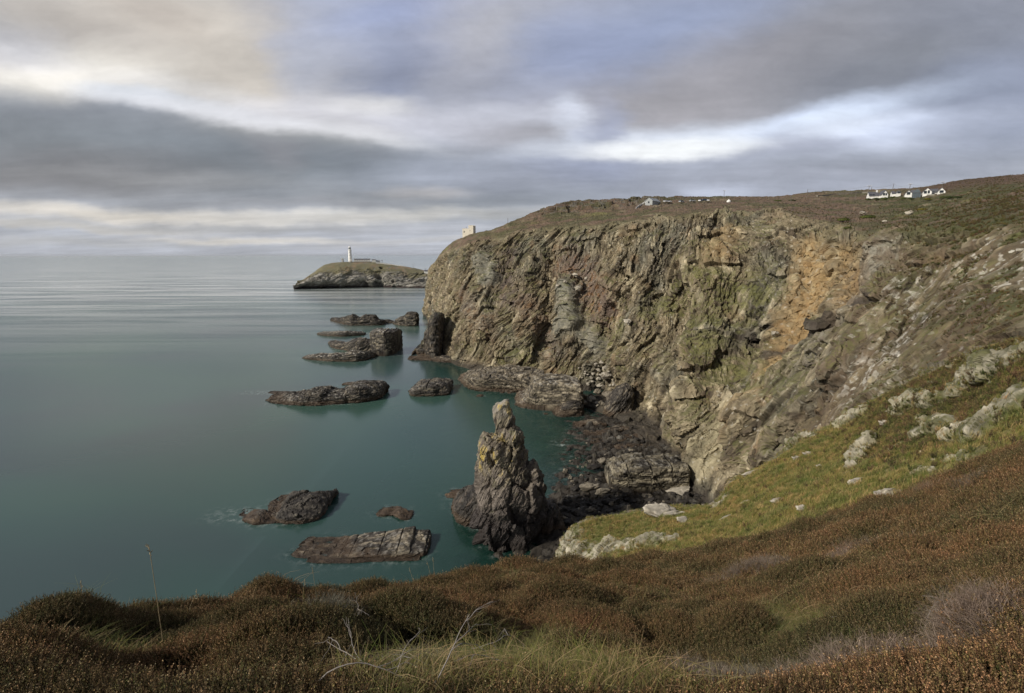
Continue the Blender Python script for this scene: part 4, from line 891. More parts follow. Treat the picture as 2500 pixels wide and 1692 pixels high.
# ------------------------------------------------------------------ ground cover: instanced sprigs, tufts and twigs (stuff)
def cover_mat(name, hue_noise=((.75, .8, .8), (1.2, 1.15, 1.1)), rough=.8, tr=.15):
    m, nt = mat(name); n = N(nt)
    at = n('ShaderNodeAttribute', attribute_name='Col').outputs[0]
    rnd = n('ShaderNodeObjectInfo').outputs['Random']
    g = n('ShaderNodeNewGeometry').outputs['Position']
    nz = n('ShaderNodeTexNoise', {'Vector': g, 'Scale': .9, 'Detail': 4., 'Roughness': .7}).outputs[0]
    f = n('ShaderNodeMapRange', {0: n.math('ADD', nz, n.math('MULTIPLY', n.math('SUBTRACT', rnd, .5), .45)), 1: .3, 2: .72}).outputs[0]
    k = n.mix(f, hue_noise[0] + (1,), hue_noise[1] + (1,))
    nl_ = n('ShaderNodeTexNoise', {'Vector': g, 'Scale': .33, 'Detail': 3., 'Roughness': .6}).outputs[0]
    k = n.mix(1., k, n.mix(n('ShaderNodeMapRange', {0: nl_, 1: .36, 2: .64}).outputs[0], (.78, .9, .84, 1), (1.2, 1.08, 1.04, 1)), 'MULTIPLY')
    c = n('ShaderNodeVectorMath', {0: at, 1: k}, operation='MULTIPLY').outputs[0]
    p = n('ShaderNodeBsdfPrincipled', {'Base Color': c, 'Roughness': rough, 'Specular IOR Level': .2}).outputs[0]
    t = n('ShaderNodeBsdfTranslucent', {0: c}).outputs[0]
    out(nt, n('ShaderNodeMixShader', {0: tr, 1: p, 2: t}).outputs[0]); return m
def quads_mesh(name, Q, Cc, m):
    """Q (n,4,3) corner positions, Cc (n,4,3) colours"""
    me = new_mesh(name, Q.reshape(-1, 3), np.arange(len(Q) * 4).reshape(-1, 4), Cc.reshape(-1, 3), False)
    me.materials.append(m); return me
def ribbon(pts, w0, w1, c0, c1, side):
    pts = np.array(pts); k = len(pts); Q = []; Cl = []
    for i in range(k - 1):
        a, b = i / (k - 1), (i + 1) / (k - 1); wa, wb = w0 + (w1 - w0) * a, w0 + (w1 - w0) * b
        Q.append([pts[i] - side * wa, pts[i] + side * wa, pts[i + 1] + side * wb, pts[i + 1] - side * wb])
        ca, cb_ = np.array(c0) + (np.array(c1) - c0) * a, np.array(c0) + (np.array(c1) - c0) * b; Cl.append([ca, ca, cb_, cb_])
    return Q, Cl
def sprig(seed, m, top, tip, green, stems=8, hgt=.17, leaf=.0085):
    r = np.random.default_rng(seed); Q = []; Cl = []
    for s_ in range(stems):
        a = r.uniform(0, 6.283); lean = r.uniform(.05, .75); h = hgt * r.uniform(.65, 1.15)
        d = np.array([math.cos(a) * lean, math.sin(a) * lean, 1.]); d /= np.linalg.norm(d); base = np.array([math.cos(a), math.sin(a), 0]) * r.uniform(0, .035)
        side = np.cross(d, [math.sin(a * 3), .3, .2]); side /= np.linalg.norm(side)
        q, c_ = ribbon([base, base + d * h * .5, base + d * h + np.array([0, 0, .01])], .0025, .0015, (.03, .022, .015), (.06, .04, .025), side); Q += q; Cl += c_
        nl = 24
        for j in range(nl):
            t = .25 + .75 * (j + r.uniform(0, 1)) / nl; p = base + d * h * t
            o_ = r.normal(size=3); o_ /= np.linalg.norm(o_); o_[2] = abs(o_[2]) * .8
            u_ = np.cross(o_, r.normal(size=3)); u_ /= np.linalg.norm(u_) + 1e-6
            L = leaf * r.uniform(.7, 1.4) * (1.15 - .4 * t)
            mixk = np.clip((t - .45) / .4 + r.uniform(-.25, .25), 0, 1)
            col_ = np.array(green) * (1 - mixk) + np.array(top) * mixk
            if r.uniform() < .07 and t > .6: col_ = np.array(tip)
            col_ = col_ * r.uniform(.7, 1.3)
            Q.append([p - u_ * L * .45, p + o_ * L * .6 - u_ * L * .5, p + o_ * L * 1.3, p + o_ * L * .5 + u_ * L * .5]); Cl.append([col_] * 4)
    return quads_mesh('sprig', np.array(Q), np.array(Cl), m)
def tuft(seed, m, c0, c1, blades=16, L=.19, w=.0034, droop=.9, spread=.05):
    r = np.random.default_rng(seed); Q = []; Cl = []
    for _ in range(blades):
        a = r.uniform(0, 6.283); h = L * r.uniform(.5, 1.2); b = np.array([r.normal() * spread, r.normal() * spread, 0]); o_ = np.array([math.cos(a), math.sin(a), 0]); dr = r.uniform(.2, droop)
        pts = [b + o_ * h * dr * (t ** 1.8) + np.array([0, 0, h * (t - .45 * dr * t * t)]) for t in np.linspace(0, 1, 5)]
        k = r.uniform(.6, 1.35); mx = r.uniform(0, 1); cc = (np.array(c0) * (1 - mx) + np.array(c1) * mx) * k
        q, c_ = ribbon(pts, w * r.uniform(.7, 1.3), w * .15, cc * .6, cc * 1.15, np.array([-math.sin(a), math.cos(a), .1])); Q += q; Cl += c_
    return quads_mesh('tuft', np.array(Q), np.array(Cl), m)
def twigs(seed, m, tone=(.23, .205, .195), k=12, L=.2):
    r = np.random.default_rng(seed); Q = []; Cl = []
    def grow(p, d, l, w, dep):
        n_ = 3; pts = [p]
        for _ in range(n_):
            d = d + r.normal(size=3) * .22; d /= np.linalg.norm(d); p = p + d * l / n_; pts.append(p)
        side = np.cross(d, r.normal(size=3)); side /= np.linalg.norm(side); c_ = np.array(tone) * r.uniform(.6, 1.4)
        q, cl_ = ribbon(pts, w, w * .5, c_ * .6, c_, side); Q.extend(q); Cl.extend(cl_)
        if dep:
            for _ in range(2): grow(pts[r.integers(1, 4)], d + r.normal(size=3) * .5, l * .6, w * .55, dep - 1)
    for _ in range(k):
        a = r.uniform(0, 6.283); grow(np.array([r.normal() * .03, r.normal() * .03, 0]), np.array([math.cos(a) * .6, math.sin(a) * .6, r.uniform(.4, 1.)]), L * r.uniform(.6, 1.1), .003, 2)
    return quads_mesh('twigs', np.array(Q), np.array(Cl), m)
def scatter(P, wgt, cnt, rs):
    a, b, c_, d_ = P[:-1, :-1], P[:-1, 1:], P[1:, 1:], P[1:, :-1]
    nrm = np.cross(c_ - a, d_ - b); ar = np.linalg.norm(nrm, axis=-1) / 2; w_ = (ar * np.maximum(wgt[:-1, :-1], 0)).ravel(); cum = np.cumsum(w_)
    i = np.searchsorted(cum, rs.random(cnt) * cum[-1]); i = np.minimum(i, len(w_) - 1)
    u, v = rs.random(cnt)[:, None], rs.random(cnt)[:, None]
    g = lambda A: A.reshape(-1, 3)[i]
    p = (g(a) * (1 - u) + g(b) * u) * (1 - v) + (g(d_) * (1 - u) + g(c_) * u) * v
    nn = nrm.reshape(-1, 3)[i]; nn /= np.linalg.norm(nn, axis=1)[:, None] + 1e-9
    return p, nn, i
def cover(name, label, pts, nn, scl, meshes, seed, lean=.5, lo=None, hi=None):
    rs = np.random.default_rng(seed); k = len(pts)
    me = bpy.data.meshes.new(name); me.vertices.add(k); me.vertices.foreach_set('co', np.ascontiguousarray(pts, dtype=f32).ravel())
    yaw = rs.uniform(0, 6.283, k)
    # tilt the up axis towards the ground normal
    nx = nn[:, 0] * lean + rs.normal(size=k) * .12; ny = nn[:, 1] * lean + rs.normal(size=k) * .12
    rot = np.stack([-ny, nx, yaw], 1).astype(f32)
    a = me.attributes.new('rot', 'FLOAT_VECTOR', 'POINT'); a.data.foreach_set('vector', rot.ravel())
    a = me.attributes.new('scl', 'FLOAT', 'POINT'); a.data.foreach_set('value', np.asarray(scl, f32).ravel())
    a = me.attributes.new('pick', 'INT', 'POINT'); a.data.foreach_set('value', rs.integers(0, len(meshes), k).astype(np.int32))
    o = bpy.data.objects.new(name, me); COL.objects.link(o)
    cc = bpy.data.collections.new(name + ' plants')
    for j, q in enumerate(meshes):
        ob = bpy.data.objects.new('%s plant %d' % (name, j), q); cc.objects.link(ob)
    g = bpy.data.node_groups.new(name, 'GeometryNodeTree')
    g.interface.new_socket('Geometry', in_out='INPUT', socket_type='NodeSocketGeometry'); g.interface.new_socket('Geometry', in_out='OUTPUT', socket_type='NodeSocketGeometry')
    nd = g.nodes; gi = nd.new('NodeGroupInput'); go = nd.new('NodeGroupOutput'); ip = nd.new('GeometryNodeInstanceOnPoints'); ci = nd.new('GeometryNodeCollectionInfo')
    ci.inputs['Collection'].default_value = cc; ci.inputs['Separate Children'].default_value = True; ci.inputs['Reset Children'].default_value = True
    def attr(nm, t):
        x = nd.new('GeometryNodeInputNamedAttribute'); x.data_type = t; x.inputs[0].default_value = nm; return x.outputs[0]
    g.links.new(gi.outputs[0], ip.inputs['Points']); g.links.new(ci.outputs[0], ip.inputs['Instance']); ip.inputs['Pick Instance'].default_value = True
    g.links.new(attr('pick', 'INT'), ip.inputs['Instance Index']); 
    er = nd.new('FunctionNodeEulerToRotation'); g.links.new(attr('rot', 'FLOAT_VECTOR'), er.inputs[0]); g.links.new(er.outputs[0], ip.inputs['Rotation'])
    g.links.new(attr('scl', 'FLOAT'), ip.inputs['Scale']); g.links.new(ip.outputs[0], go.inputs[0])
    md = o.modifiers.new('cover', 'NODES'); md.node_group = g
    return tag(o, label, kind='stuff')
M_HE = cover_mat('heather', ((.84, .88, .8), (1.46, 1.26, 1.12)), .8, .12)
M_GR = cover_mat('grass', ((.62, .78, .55), (1.3, 1.12, 1.1)), .7, .25)
M_TW = cover_mat('dead heather', ((.8, .8, .8), (1.15, 1.12, 1.12)), .85, .0)
br = [sprig(900 + i, M_HE, t, p, g_) for i, (t, p, g_) in enumerate([((.26, .18, .105), (.38, .30, .21), (.085, .085, .035)), ((.23, .165, .085), (.40, .31, .21), (.09, .095, .038)), ((.28, .19, .115), (.38, .30, .21), (.07, .07, .03)), ((.17, .15, .07), (.36, .29, .19), (.095, .11, .042))])]
tw = [twigs(920 + i, M_TW, t) for i, t in enumerate([(.23, .19, .155), (.17, .135, .105), (.30, .255, .21)])]
tf = [tuft(940 + i, M_GR, a, b) for i, (a, b) in enumerate([((.17, .17, .06), (.34, .28, .14)), ((.13, .15, .045), (.25, .23, .09)), ((.30, .24, .14), (.42, .34, .21)), ((.24, .19, .10), (.33, .27, .15))])]
tfb = [tuft(950 + i, M_GR, a, b, 12, .26, .003, 2.4, .12) for i, (a, b) in enumerate([((.28, .23, .13), (.38, .31, .19)), ((.17, .17, .06), (.28, .25, .11)), ((.16, .18, .05), (.27, .26, .09))])]
rs = np.random.default_rng(77)
nP3 = gnormals(P3); inv = (V3 > .1).astype(f32) * np.where((U3 < 2) | (U3 > 14), .5, 1.)
far3 = np.clip(R3 / 7, 1, 2.6)
patch = sstep(.0, .3, fbm(P3 / 2.6, 3, 930))
dens = inv / far3 ** 1.6 * sstep(1.0, 1.6, R3)
vis = 1 - sstep(4.0, 4.3, V3)
W1 = dens * np.clip(1 - grassF * .85, .03, 1) * np.clip(1 - greyF * .15, .0, 1) * (vis * .97 + .03)
W2 = dens * np.clip(greyF * sstep(-.05, .25, fbm(P3 / .6, 4, 932) + .05), 0, 1) * (1 - grassF) * (vis * .97 + .03)
W3 = dens * np.clip(grassF * sstep(-.25, .1, fbm(P3 / .35, 3, 933)) * 1.2 +   .022 * sstep(.12, .3, fbm(P3 / 1.1, 3, 931)), 0, 1) * (vis * .97 + .03)
def go_(W_, cnt, k): return scatter(P3, W_, cnt, np.random.default_rng(k))
p, nn, i = go_(W1, 290000, 1); r_ = np.linalg.norm(p[:, :2], axis=1)
cover('heather', 'bronze and green heather covering the near slope', p - nn * .02, nn, np.clip(r_ / 8, .68, 2.1) * rs.uniform(.65, 1.25, len(p)), br, 31)
p, nn, i = go_(W2, 6500, 2); r_ = np.linalg.norm(p[:, :2], axis=1)
cover('dead_heather', 'grey dead heather in patches across the near slope', p - nn * .02, nn, np.clip(r_ / 9, .7, 1.6) * rs.uniform(.6, 1.1, len(p)), tw, 32)
p, nn, i = go_(W3, 17000, 3); r_ = np.linalg.norm(p[:, :2], axis=1)
cover('grass', 'yellow green grass tufts among the near heather', p - nn * .01, nn, np.clip(r_ / 8, .6, 1.6) * rs.uniform(.5, 1.2, len(p)), tf + tfb, 33, .3)
# grass of the spur
W4 = (1 - rm2 * .93) * (V2 > .6) * (V2 < 4.3)
tf2 = [tuft(960 + i, M_GR, a, b, 22, .34, .012, 1.0, .12) for i, (a, b) in enumerate([((.25, .24, .08), (.40, .33, .15)), ((.18, .21, .06), (.30, .29, .10)), ((.36, .27, .13), (.46, .36, .19))])]
p, nn, i = scatter(P2, W4, 80000, np.random.default_rng(4))
tail = sstep(7.2, 9.5, U2[:-1, :-1].ravel()[i])
cover('spur_grass', 'tussocky grass on the slope running down to the bay', p, nn, rs.uniform(.5, 1.25, len(p)) * (1 - .2 * tail), tf2, 34, .5)
# scrub of the right-hand slope and plateau edge
sc_ = [sprig(980 + i, M_HE, t, p_, g_, 9, .17, .02) for i, (t, p_, g_) in enumerate([((.15, .115, .065), (.2, .16, .09), (.08, .08, .035)), ((.12, .125, .05), (.17, .175, .07), (.085, .09, .035)), ((.15, .105, .07), (.2, .15, .10), (.09, .075, .045))])]
W5 = (hs * 1.0 + pw * .12 * (V < 6.0) * sstep(10, 12, U)) * (V > .5) / np.clip(dist / 110, .6, 4) ** 2
p, nn, i = scatter(P1, W5, 52000, np.random.default_rng(5)); r_ = np.linalg.norm(p[:, :2], axis=1)
cover('scrub', 'dark heath scrub on the rocky slope to the right', p - nn * .1, nn, rs.uniform(1.2, 3.2, len(p)) * np.clip(r_ / 110, .55, 1.3), sc_, 35)
W6 = (dk * .8 + .05) * (1 - rm2) * (V2 > .6) * (V2 < 3)
p, nn, i = scatter(P2, W6, 14000, np.random.default_rng(6))
cover('spur_scrub', 'low dark scrub at the upper right of the grassy slope', p - nn * .05, nn, rs.uniform(1.2, 2.8, len(p)), sc_, 36)

# ------------------------------------------------------------------ dead branches and flower stalks in the foreground
def tube(pts, rad, k=6):
    pts = np.array(pts, float); n_ = len(pts); T_ = np.gradient(pts, axis=0); T_ /= np.linalg.norm(T_, axis=1)[:, None]
    ref = np.array([.3, .5, .8]); A = np.cross(T_, ref); A /= np.linalg.norm(A, axis=1)[:, None]; Bn = np.cross(T_, A)
    th = np.linspace(0, 2 * math.pi, k, endpoint=False); rad = np.broadcast_to(rad, (n_,))
    P_ = pts[:, None] + (np.cos(th)[None, :, None] * A[:, None] + np.sin(th)[None, :, None] * Bn[:, None]) * rad[:, None, None]
    return P_.reshape(-1, 3), gridfaces(n_, k, wrap=True)
def join(parts):
    V_ = []; F_ = []; o_ = 0
    for v, f in parts: V_.append(v); F_.append(np.asarray(f) + o_); o_ += len(v)
    return np.concatenate(V_), np.concatenate(F_)
M_WOOD = plain('bleached twig', (.30, .27, .245), .8, .25, 40.)
M_STALK = plain('dry stalk', (.36, .29, .17), .7, .2, 30.)
def branch(seed, base, L, lean, r0_=.006):
    r = np.random.default_rng(seed); parts = []
    def grow(p, d, l, w, dep):
        pts = [p]; k = 9
        for _ in range(k):
            d = d + r.normal(size=3) * .16 + np.array([0, 0, -.07]); d /= np.linalg.norm(d); p = p + d * l / k; pts.append(p)
        parts.append(tube(pts, np.linspace(w, w * .35, k + 1), 5))
        if dep:
            for _ in range(3): grow(pts[r.integers(3, k)], d + r.normal(size=3) * .55, l * .55, w * .55, dep - 1)
    grow(np.array(base), np.array(lean, float) / np.linalg.norm(lean), L, r0_, 2)
    return join(parts)
for i, (x, y, L, ln, lb) in enumerate([(780, 1685, .75, (.5, .3, .55), 'bleached dead branch at the bottom of the picture, furthest left of the dead branches'), (960, 1660, .8, (-.6, .3, .5), 'bleached dead branch arching left beside the yellow grass'), (1240, 1640, .9, (-.9, .3, .4), 'grey dead branch leaning left over the straw grass'), (1150, 1600, .7, (.7, .2, .4), 'thin grey dead branch arching right over the straw grass'),
        (1060, 1690, .6, (.3, .4, .7), 'forked dead branch at the bottom edge below the grass'), (2030, 1520, .8, (.9, .2, .25), 'bleached dead branch lying between heather and grey brush'), (2360, 1530, .7, (-.5, .2, .4), 'short bleached dead branch at the right, before the heather'), (860, 1560, .45, (.1, .2, 1), 'upright grey dead twig left of the grass')]):
    b_ = S3.at(x, y).copy(); b_[2] += .05
    v, f = branch(1000 + i, b_, L * .5, (ln[0], ln[1], ln[2] * .45), .0035); o = link('dead_branch', new_mesh('dead_branch', v, f, None, True), M_WOOD)
    tag(o, lb, 'branch', 'bleached dead branches in the near heather')
for i, (x, y, h_, lb) in enumerate([(395, 1560, .78, 'tallest dry flower stalk, standing alone against the sea at the left'), (735, 1470, .42, 'thin dry stalk left of its close pair'), (770, 1448, .5, 'straight dry stalk right of its close pair'), (1050, 1425, .55, 'dry grass stalk before the log shaped rock'), (1062, 1428, .6, 'second dry grass stalk before the log shaped rock'), (1008, 1430, .45, 'dry grass stalk left of the pair before the log shaped rock'), (455, 1478, .28, 'short stalk on the heather edge right of the tallest stalk'), (205, 1500, .35, 'bent stalk on the heather edge at the far left')]):
    b_ = S3.at(x, y).copy(); r = np.random.default_rng(i)
    rr_ = math.hypot(b_[0], b_[1]); h_ = h_ * (1 if rr_ < 6.5 else rr_ / 9)
    t = np.linspace(0, 1, 8)[:, None]; pts = b_ + t * np.array([[r.normal() * .03, 0, h_]]) + t * t * np.array([[r.normal() * .05, 0, 0]])
    root = empty('grass_stalk', b_); tag(root, lb, 'stalk', 'dry stalks along the heather edge')
    v, f = tube(pts - b_, .0022 * max(1, rr_ / 8), 5); link('stem', new_mesh('stem', v, f, None, True), M_STALK, root)
    hp = [tube([pts[-1] - b_ + np.array([0, 0, -.06 + q * .014]), pts[-1] - b_ + np.array([r.normal() * .012, r.normal() * .012, -.05 + q * .016])], [.004, .002], 4) for q in range(7)]
    v, f = join(hp); link('seed_head', new_mesh('seed_head', v, f, None, True), M_STALK, root)
# ------------------------------------------------------------------ buildings and far things
class MB:
    def __init__(s): s.v = []; s.f = []
    def add(s, v, f):
        o_ = len(s.v); s.v += [tuple(map(float, q)) for q in v]; s.f += [tuple(i + o_ for i in q) for q in f]; return s
    def box(s, x0, x1, y0, y1, z0, z1):
        return s.add([(x0, y0, z0), (x1, y0, z0), (x1, y1, z0), (x0, y1, z0), (x0, y0, z1), (x1, y0, z1), (x1, y1, z1), (x0, y1, z1)],
                     [(3, 2, 1, 0), (4, 5, 6, 7), (0, 1, 5, 4), (1, 2, 6, 5), (2, 3, 7, 6), (3, 0, 4, 7)])
    def lathe(s, prof, k=24, cx=0, cy=0):
        n_ = len(prof); V_ = [(cx + r * math.cos(2 * math.pi * j / k), cy + r * math.sin(2 * math.pi * j / k), z) for r, z in prof for j in range(k)]
        F_ = [(i * k + j, i * k + (j + 1) % k, (i + 1) * k + (j + 1) % k, (i + 1) * k + j) for i in range(n_ - 1) for j in range(k)]
        return s.add(V_, F_ + [tuple(range((n_ - 1) * k, n_ * k)), tuple(reversed(range(k)))])
    def prism(s, poly, axis, a0, a1):
        """poly in (u, z); extruded along axis 'x' or 'y'"""
        k = len(poly); mk = (lambda u, z, a: (a, u, z)) if axis == 'x' else (lambda u, z, a: (u, a, z))
        V_ = [mk(u, z, a0) for u, z in poly] + [mk(u, z, a1) for u, z in poly]
        F_ = [tuple(range(k))[::-1], tuple(range(k, 2 * k))] + [(i, (i + 1) % k, (i + 1) % k + k, i + k) for i in range(k)]
        return s.add(V_, F_)
    def build(s, name, m_, parent=None, smooth=False):
        me = bpy.data.meshes.new(name); me.from_pydata(s.v, [], s.f); me.materials.append(m_); me.validate(); me.update()
        if smooth: me.polygons.foreach_set('use_smooth', [True] * len(me.polygons))
        o_ = bpy.data.objects.new(name, me); COL.objects.link(o_)
        if parent: o_.parent = parent
        return o_
M_WHITE = plain('white render', (.88, .87, .83), .7, .06, 1.2); M_SLATE = plain('slate roof', (.10, .10, .115), .6, .15, 2.); M_DARK = plain('dark glass', (.03, .04, .05), .15, .2, 2.)
M_GREY = plain('grey sheet roof', (.30, .32, .34), .5, .08, 1.); M_STONE = plain('stone wall', (.24, .22, .18), .9, .3, 1.5, bump=.5); M_POLE = plain('weathered pole', (.16, .14, .12), .9, .2, 4.)
M_CAR = [plain('white car paint', (.75, .75, .76), .3, .03), plain('dark car paint', (.06, .09, .14), .3, .05), plain('silver car paint', (.42, .44, .46), .3, .05)]; M_TYRE = plain('tyre', (.02, .02, .02), .8)
M_CREAM = plain('cream limewash', (.70, .64, .53), .85, .1, 1.5, bump=.2)
M_GLASS = plain('lantern glass', (.12, .15, .17), .1, .1)
def at(S, px, py, r=None, dz=0):
    """a base point under a pixel (on a surface, or at a distance) and metres per photo pixel there"""
    if S is not S5: r = None
    if r is None: v_ = S.at(px, py); r = math.hypot(v_[0], v_[1])
    p = PR(px, py, r).copy()
    q = (p[1] * CP - (p[2] - H) * SP) / F
    p[2] += dz; return p, q
def facing(p): return -math.atan2(p[0], p[1])       # local -Y looks at the camera
# --- lighthouse
p, q = at(S5, 855.5, 639.5, 1062); Rz = facing(p)
t = tag(empty('lighthouse', p, Rz), 'tall white round lighthouse standing on the island', 'lighthouse')
k_ = 40 * q / 30.0
Z = lambda z: z * k_
MB().lathe([(3.7 * k_, Z(-2)), (3.55 * k_, Z(3)), (3.05 * k_, Z(12)), (2.7 * k_, Z(20)), (2.65 * k_, Z(21.2))], 32).build('tower', M_WHITE, t, True)
g_ = MB().lathe([(2.7 * k_, Z(21.2)), (3.6 * k_, Z(21.9)), (3.6 * k_, Z(22.3)), (2.4 * k_, Z(22.3))], 32).build('gallery', M_WHITE, t)
rl = MB()
for j in range(20):
    a = 2 * math.pi * j / 20; rl.box(3.5 * k_ * math.cos(a) - .05, 3.5 * k_ * math.cos(a) + .05, 3.5 * k_ * math.sin(a) - .05, 3.5 * k_ * math.sin(a) + .05, Z(22.3), Z(23.4))
rl.build('railing', M_WHITE, g_)
MB().lathe([(2.2 * k_, Z(22.3)), (2.2 * k_, Z(23.6))], 24).build('lantern_base', M_WHITE, t)
ln = MB().lathe([(2.0 * k_, Z(23.6)), (2.0 * k_, Z(26.4))], 16).build('lantern', M_GLASS, t)
bb = MB()
for j in range(8):
    a = 2 * math.pi * j / 8; bb.box(2.05 * k_ * math.cos(a) - .12, 2.05 * k_ * math.cos(a) + .12, 2.05 * k_ * math.sin(a) - .12, 2.05 * k_ * math.sin(a) + .12, Z(23.6), Z(26.4))
bb.build('glazing_bar', M_WHITE, ln)
MB().lathe([(2.4 * k_, Z(26.4)), (2.2 * k_, Z(27.2)), (1.3 * k_, Z(28.3)), (.3 * k_, Z(28.9)), (.3 * k_, Z(29.6)), (.05, Z(30.3))], 24).build('dome', M_WHITE, t, True)
for z in (6, 12, 17.5): MB().box(-1.0, -.2, -3.35 * k_ - .05, -2.2 * k_, Z(z), Z(z + 1.3)).build('window', M_DARK, t)
# --- keepers' cottages and the other island buildings
def house(name, label, cat, S, px, py, w, d, eave, ridge, along='x', yaw=0., r=None, wins=(), roofm=None, wallm=None, chim=(), sink=2.5, over=.35, dz=0., group=None, roofname='roof'):
    p, q = at(S, px, py, r, dz); w, d, eave, ridge = w * q, d * q, eave * q, ridge * q
    t = tag(empty(name, p, facing(p) + yaw), label, cat, group)
    house_body(t, 0, 0, w, d, eave, ridge, along, wins, roofm or M_SLATE, wallm or M_WHITE, chim, sink, over, q); return t, q
def house_body(t, x0, y0, w, d, eave, ridge, along, wins, roofm, wallm, chim, sink, over, q):
    """body from x0..x0+w, y0..y0+d (front at y0)"""
    if along == 'x': poly = [(y0, -sink), (y0 + d, -sink), (y0 + d, eave), (y0 + d / 2, ridge), (y0, eave)]; m_ = MB().prism(poly, 'x', x0, x0 + w)
    else: poly = [(x0, -sink), (x0 + w, -sink), (x0 + w, eave), (x0 + w / 2, ridge), (x0, eave)]; m_ = MB().prism(poly, 'y', y0, y0 + d)
    m_.build('wall', wallm, t)
    span = d if along == 'x' else w; c0 = y0 if along == 'x' else x0; sl = (ridge - eave) / (span / 2); th_ = .22
    pr = [(c0 - over, eave - over * sl + .03), (c0 + span / 2, ridge + .03), (c0 + span + over, eave - over * sl + .03), (c0 + span + over, eave - over * sl + .03 + th_), (c0 + span / 2, ridge + .03 + th_), (c0 - over, eave - over * sl + .03 + th_)]
    a0, a1 = (x0 - over * .6, x0 + w + over * .6) if along == 'x' else (y0 - over * .6, y0 + d + over * .6)
    rf = MB().prism(pr, 'x' if along == 'x' else 'y', a0, a1).build('roof', roofm, t)
    for cx2 in chim: MB().box(x0 + cx2 * w - .5, x0 + cx2 * w + .5, y0 + d / 2 - .4, y0 + d / 2 + .4, ridge - .5, ridge + 1.3).build('chimney', wallm, rf)
    for (wx_, wz_, ww, wh, *nm) in wins:
        W_ = MB().box(x0 + wx_ * w - ww / 2, x0 + wx_ * w + ww / 2, y0 - .05, y0 + .12, wz_, wz_ + wh).build(nm[0] if nm else 'window', M_DARK, t)
        MB().box(x0 + wx_ * w - ww / 2 - .08, x0 + wx_ * w + ww / 2 + .08, y0 - .14, y0 + .05, wz_ - .14, wz_ - .02).build('sill', wallm, W_)
house('cottage', 'long low white cottage row with a slate roof beside the lighthouse', 'cottage', S5, 864, 636.6, 39, 10, 3.8, 5.6, 'x', 0, 1050, [(.07 + .143 * i, 1.0, .8, 1.0) for i in range(7)], chim=(.1, .5, .9), sink=2)
p, q = at(S5, 857, 639.4, 1040); t = tag(empty('yard_wall', p, facing(p)), 'pale stone retaining wall in front of the lighthouse cottages', 'wall')
MB().box(0, 49 * q, 0, .8, -3.5, 1.2 * q).build('wall', M_STONE, t); MB().box(0, 49 * q, -.1, .9, 1.2 * q + .003, 1.2 * q + .35).build('coping', M_STONE, t)
house('store_house', 'small white island building with a wall below it, right of the cottages', 'building', S5, 907.5, 638.5, 9.5, 8, 5.2, 6.2, 'x', 0, 1045, [(.3, 1.5, .8, 1.)], sink=3)
house('store_shed', 'low grey roofed island building at the right end of the row', 'building', S5, 917.5, 637.8, 10.5, 8, 2.0, 3.8, 'x', 0, 1050, [(.5, .4, .8, .9)], roofm=M_GREY)
p, q = at(S5, 833.5, 638.0, 1055); t = tag(empty('fog_tower', p, facing(p)), 'small white square twin block tower left of the lighthouse', 'tower')
MB().box(0, 3.2 * q, 0, 3 * q, -2, 9.0 * q).build('body', M_WHITE, t); MB().box(3.2 * q + .02, 5.8 * q, .8, 3 * q, -2, 6.5 * q).build('side_block', M_WHITE, t); MB().box(3.3 * q, 6.0 * q, .6, 3.1 * q, 6.5 * q + .01, 7.6 * q).build('upper_room', M_WHITE, t); MB().box(1.4 * q, 2.2 * q, -.06, .2, 5 * q, 6.2 * q).build('window', M_DARK, t)
# --- pole helper
def pole(name, label, cat, p, q, h, lean=0., arm=0., arms=1, group=None, th=.16, box=False, m_=None):
    """h and arm in photo pixels"""
    th = max(th, .36 * q); t = tag(empty(name, p, facing(p)), label, cat, group); hh = h * q; m_ = m_ or M_POLE
    v, f = tube([(0, 0, -1.5), (lean * hh * .5, 0, hh * .5), (lean * hh, 0, hh)], [th, th * .9, th * .75], 8); o_ = link('pole', new_mesh('pole', v, f, None, True), m_, t)
    for k in range(arms if arm else 0):
        z = hh * (.96 - .12 * k); a_ = MB().box(lean * z - arm * q / 2, lean * z + arm * q / 2, -th - .02, -th * .2, z, z + th * 1.2).build('crossarm', m_, t)
        for e in (-.45, 0, .45): MB().lathe([(.12, z + th * 1.2), (.14, z + th * 1.2 + .3)], 8, lean * z + e * arm * q, -th * .6).build('insulator', M_WHITE, a_)
    return t, np.array(p) + np.array([0, 0, hh])
for (x, y, h, lb) in [(1009, 652.5, 11, 'thin pole on the bare right slope of the island'), (1038.5, 660, 7, 'short pole beside the little building near the island bridge')]:
    p, q = at(S5, x, y, 1042); pole('pole', lb, 'pole', p, q, h)
p, q = at(S5, 933, 640.5, 1050); t, _ = pole('signal_mast', 'dark signal mast right of the island buildings', 'mast', p, q, 8.5); MB().box(-1.0 * q, 1.0 * q, -.8, .8, 4.2 * q, 6.0 * q).build('signal_box', M_POLE, t)
p, q = at(S5, 1036, 664.5, 1020); t = tag(empty('bridge_hut', p, facing(p)), 'small dark roofed hut above the white steps at the right end of the island', 'hut'); house_body(t, 0, 0, 10 * q, 5, 2.2, 4.4, 'x', [], M_SLATE, M_WHITE, (), 2, .3, q)
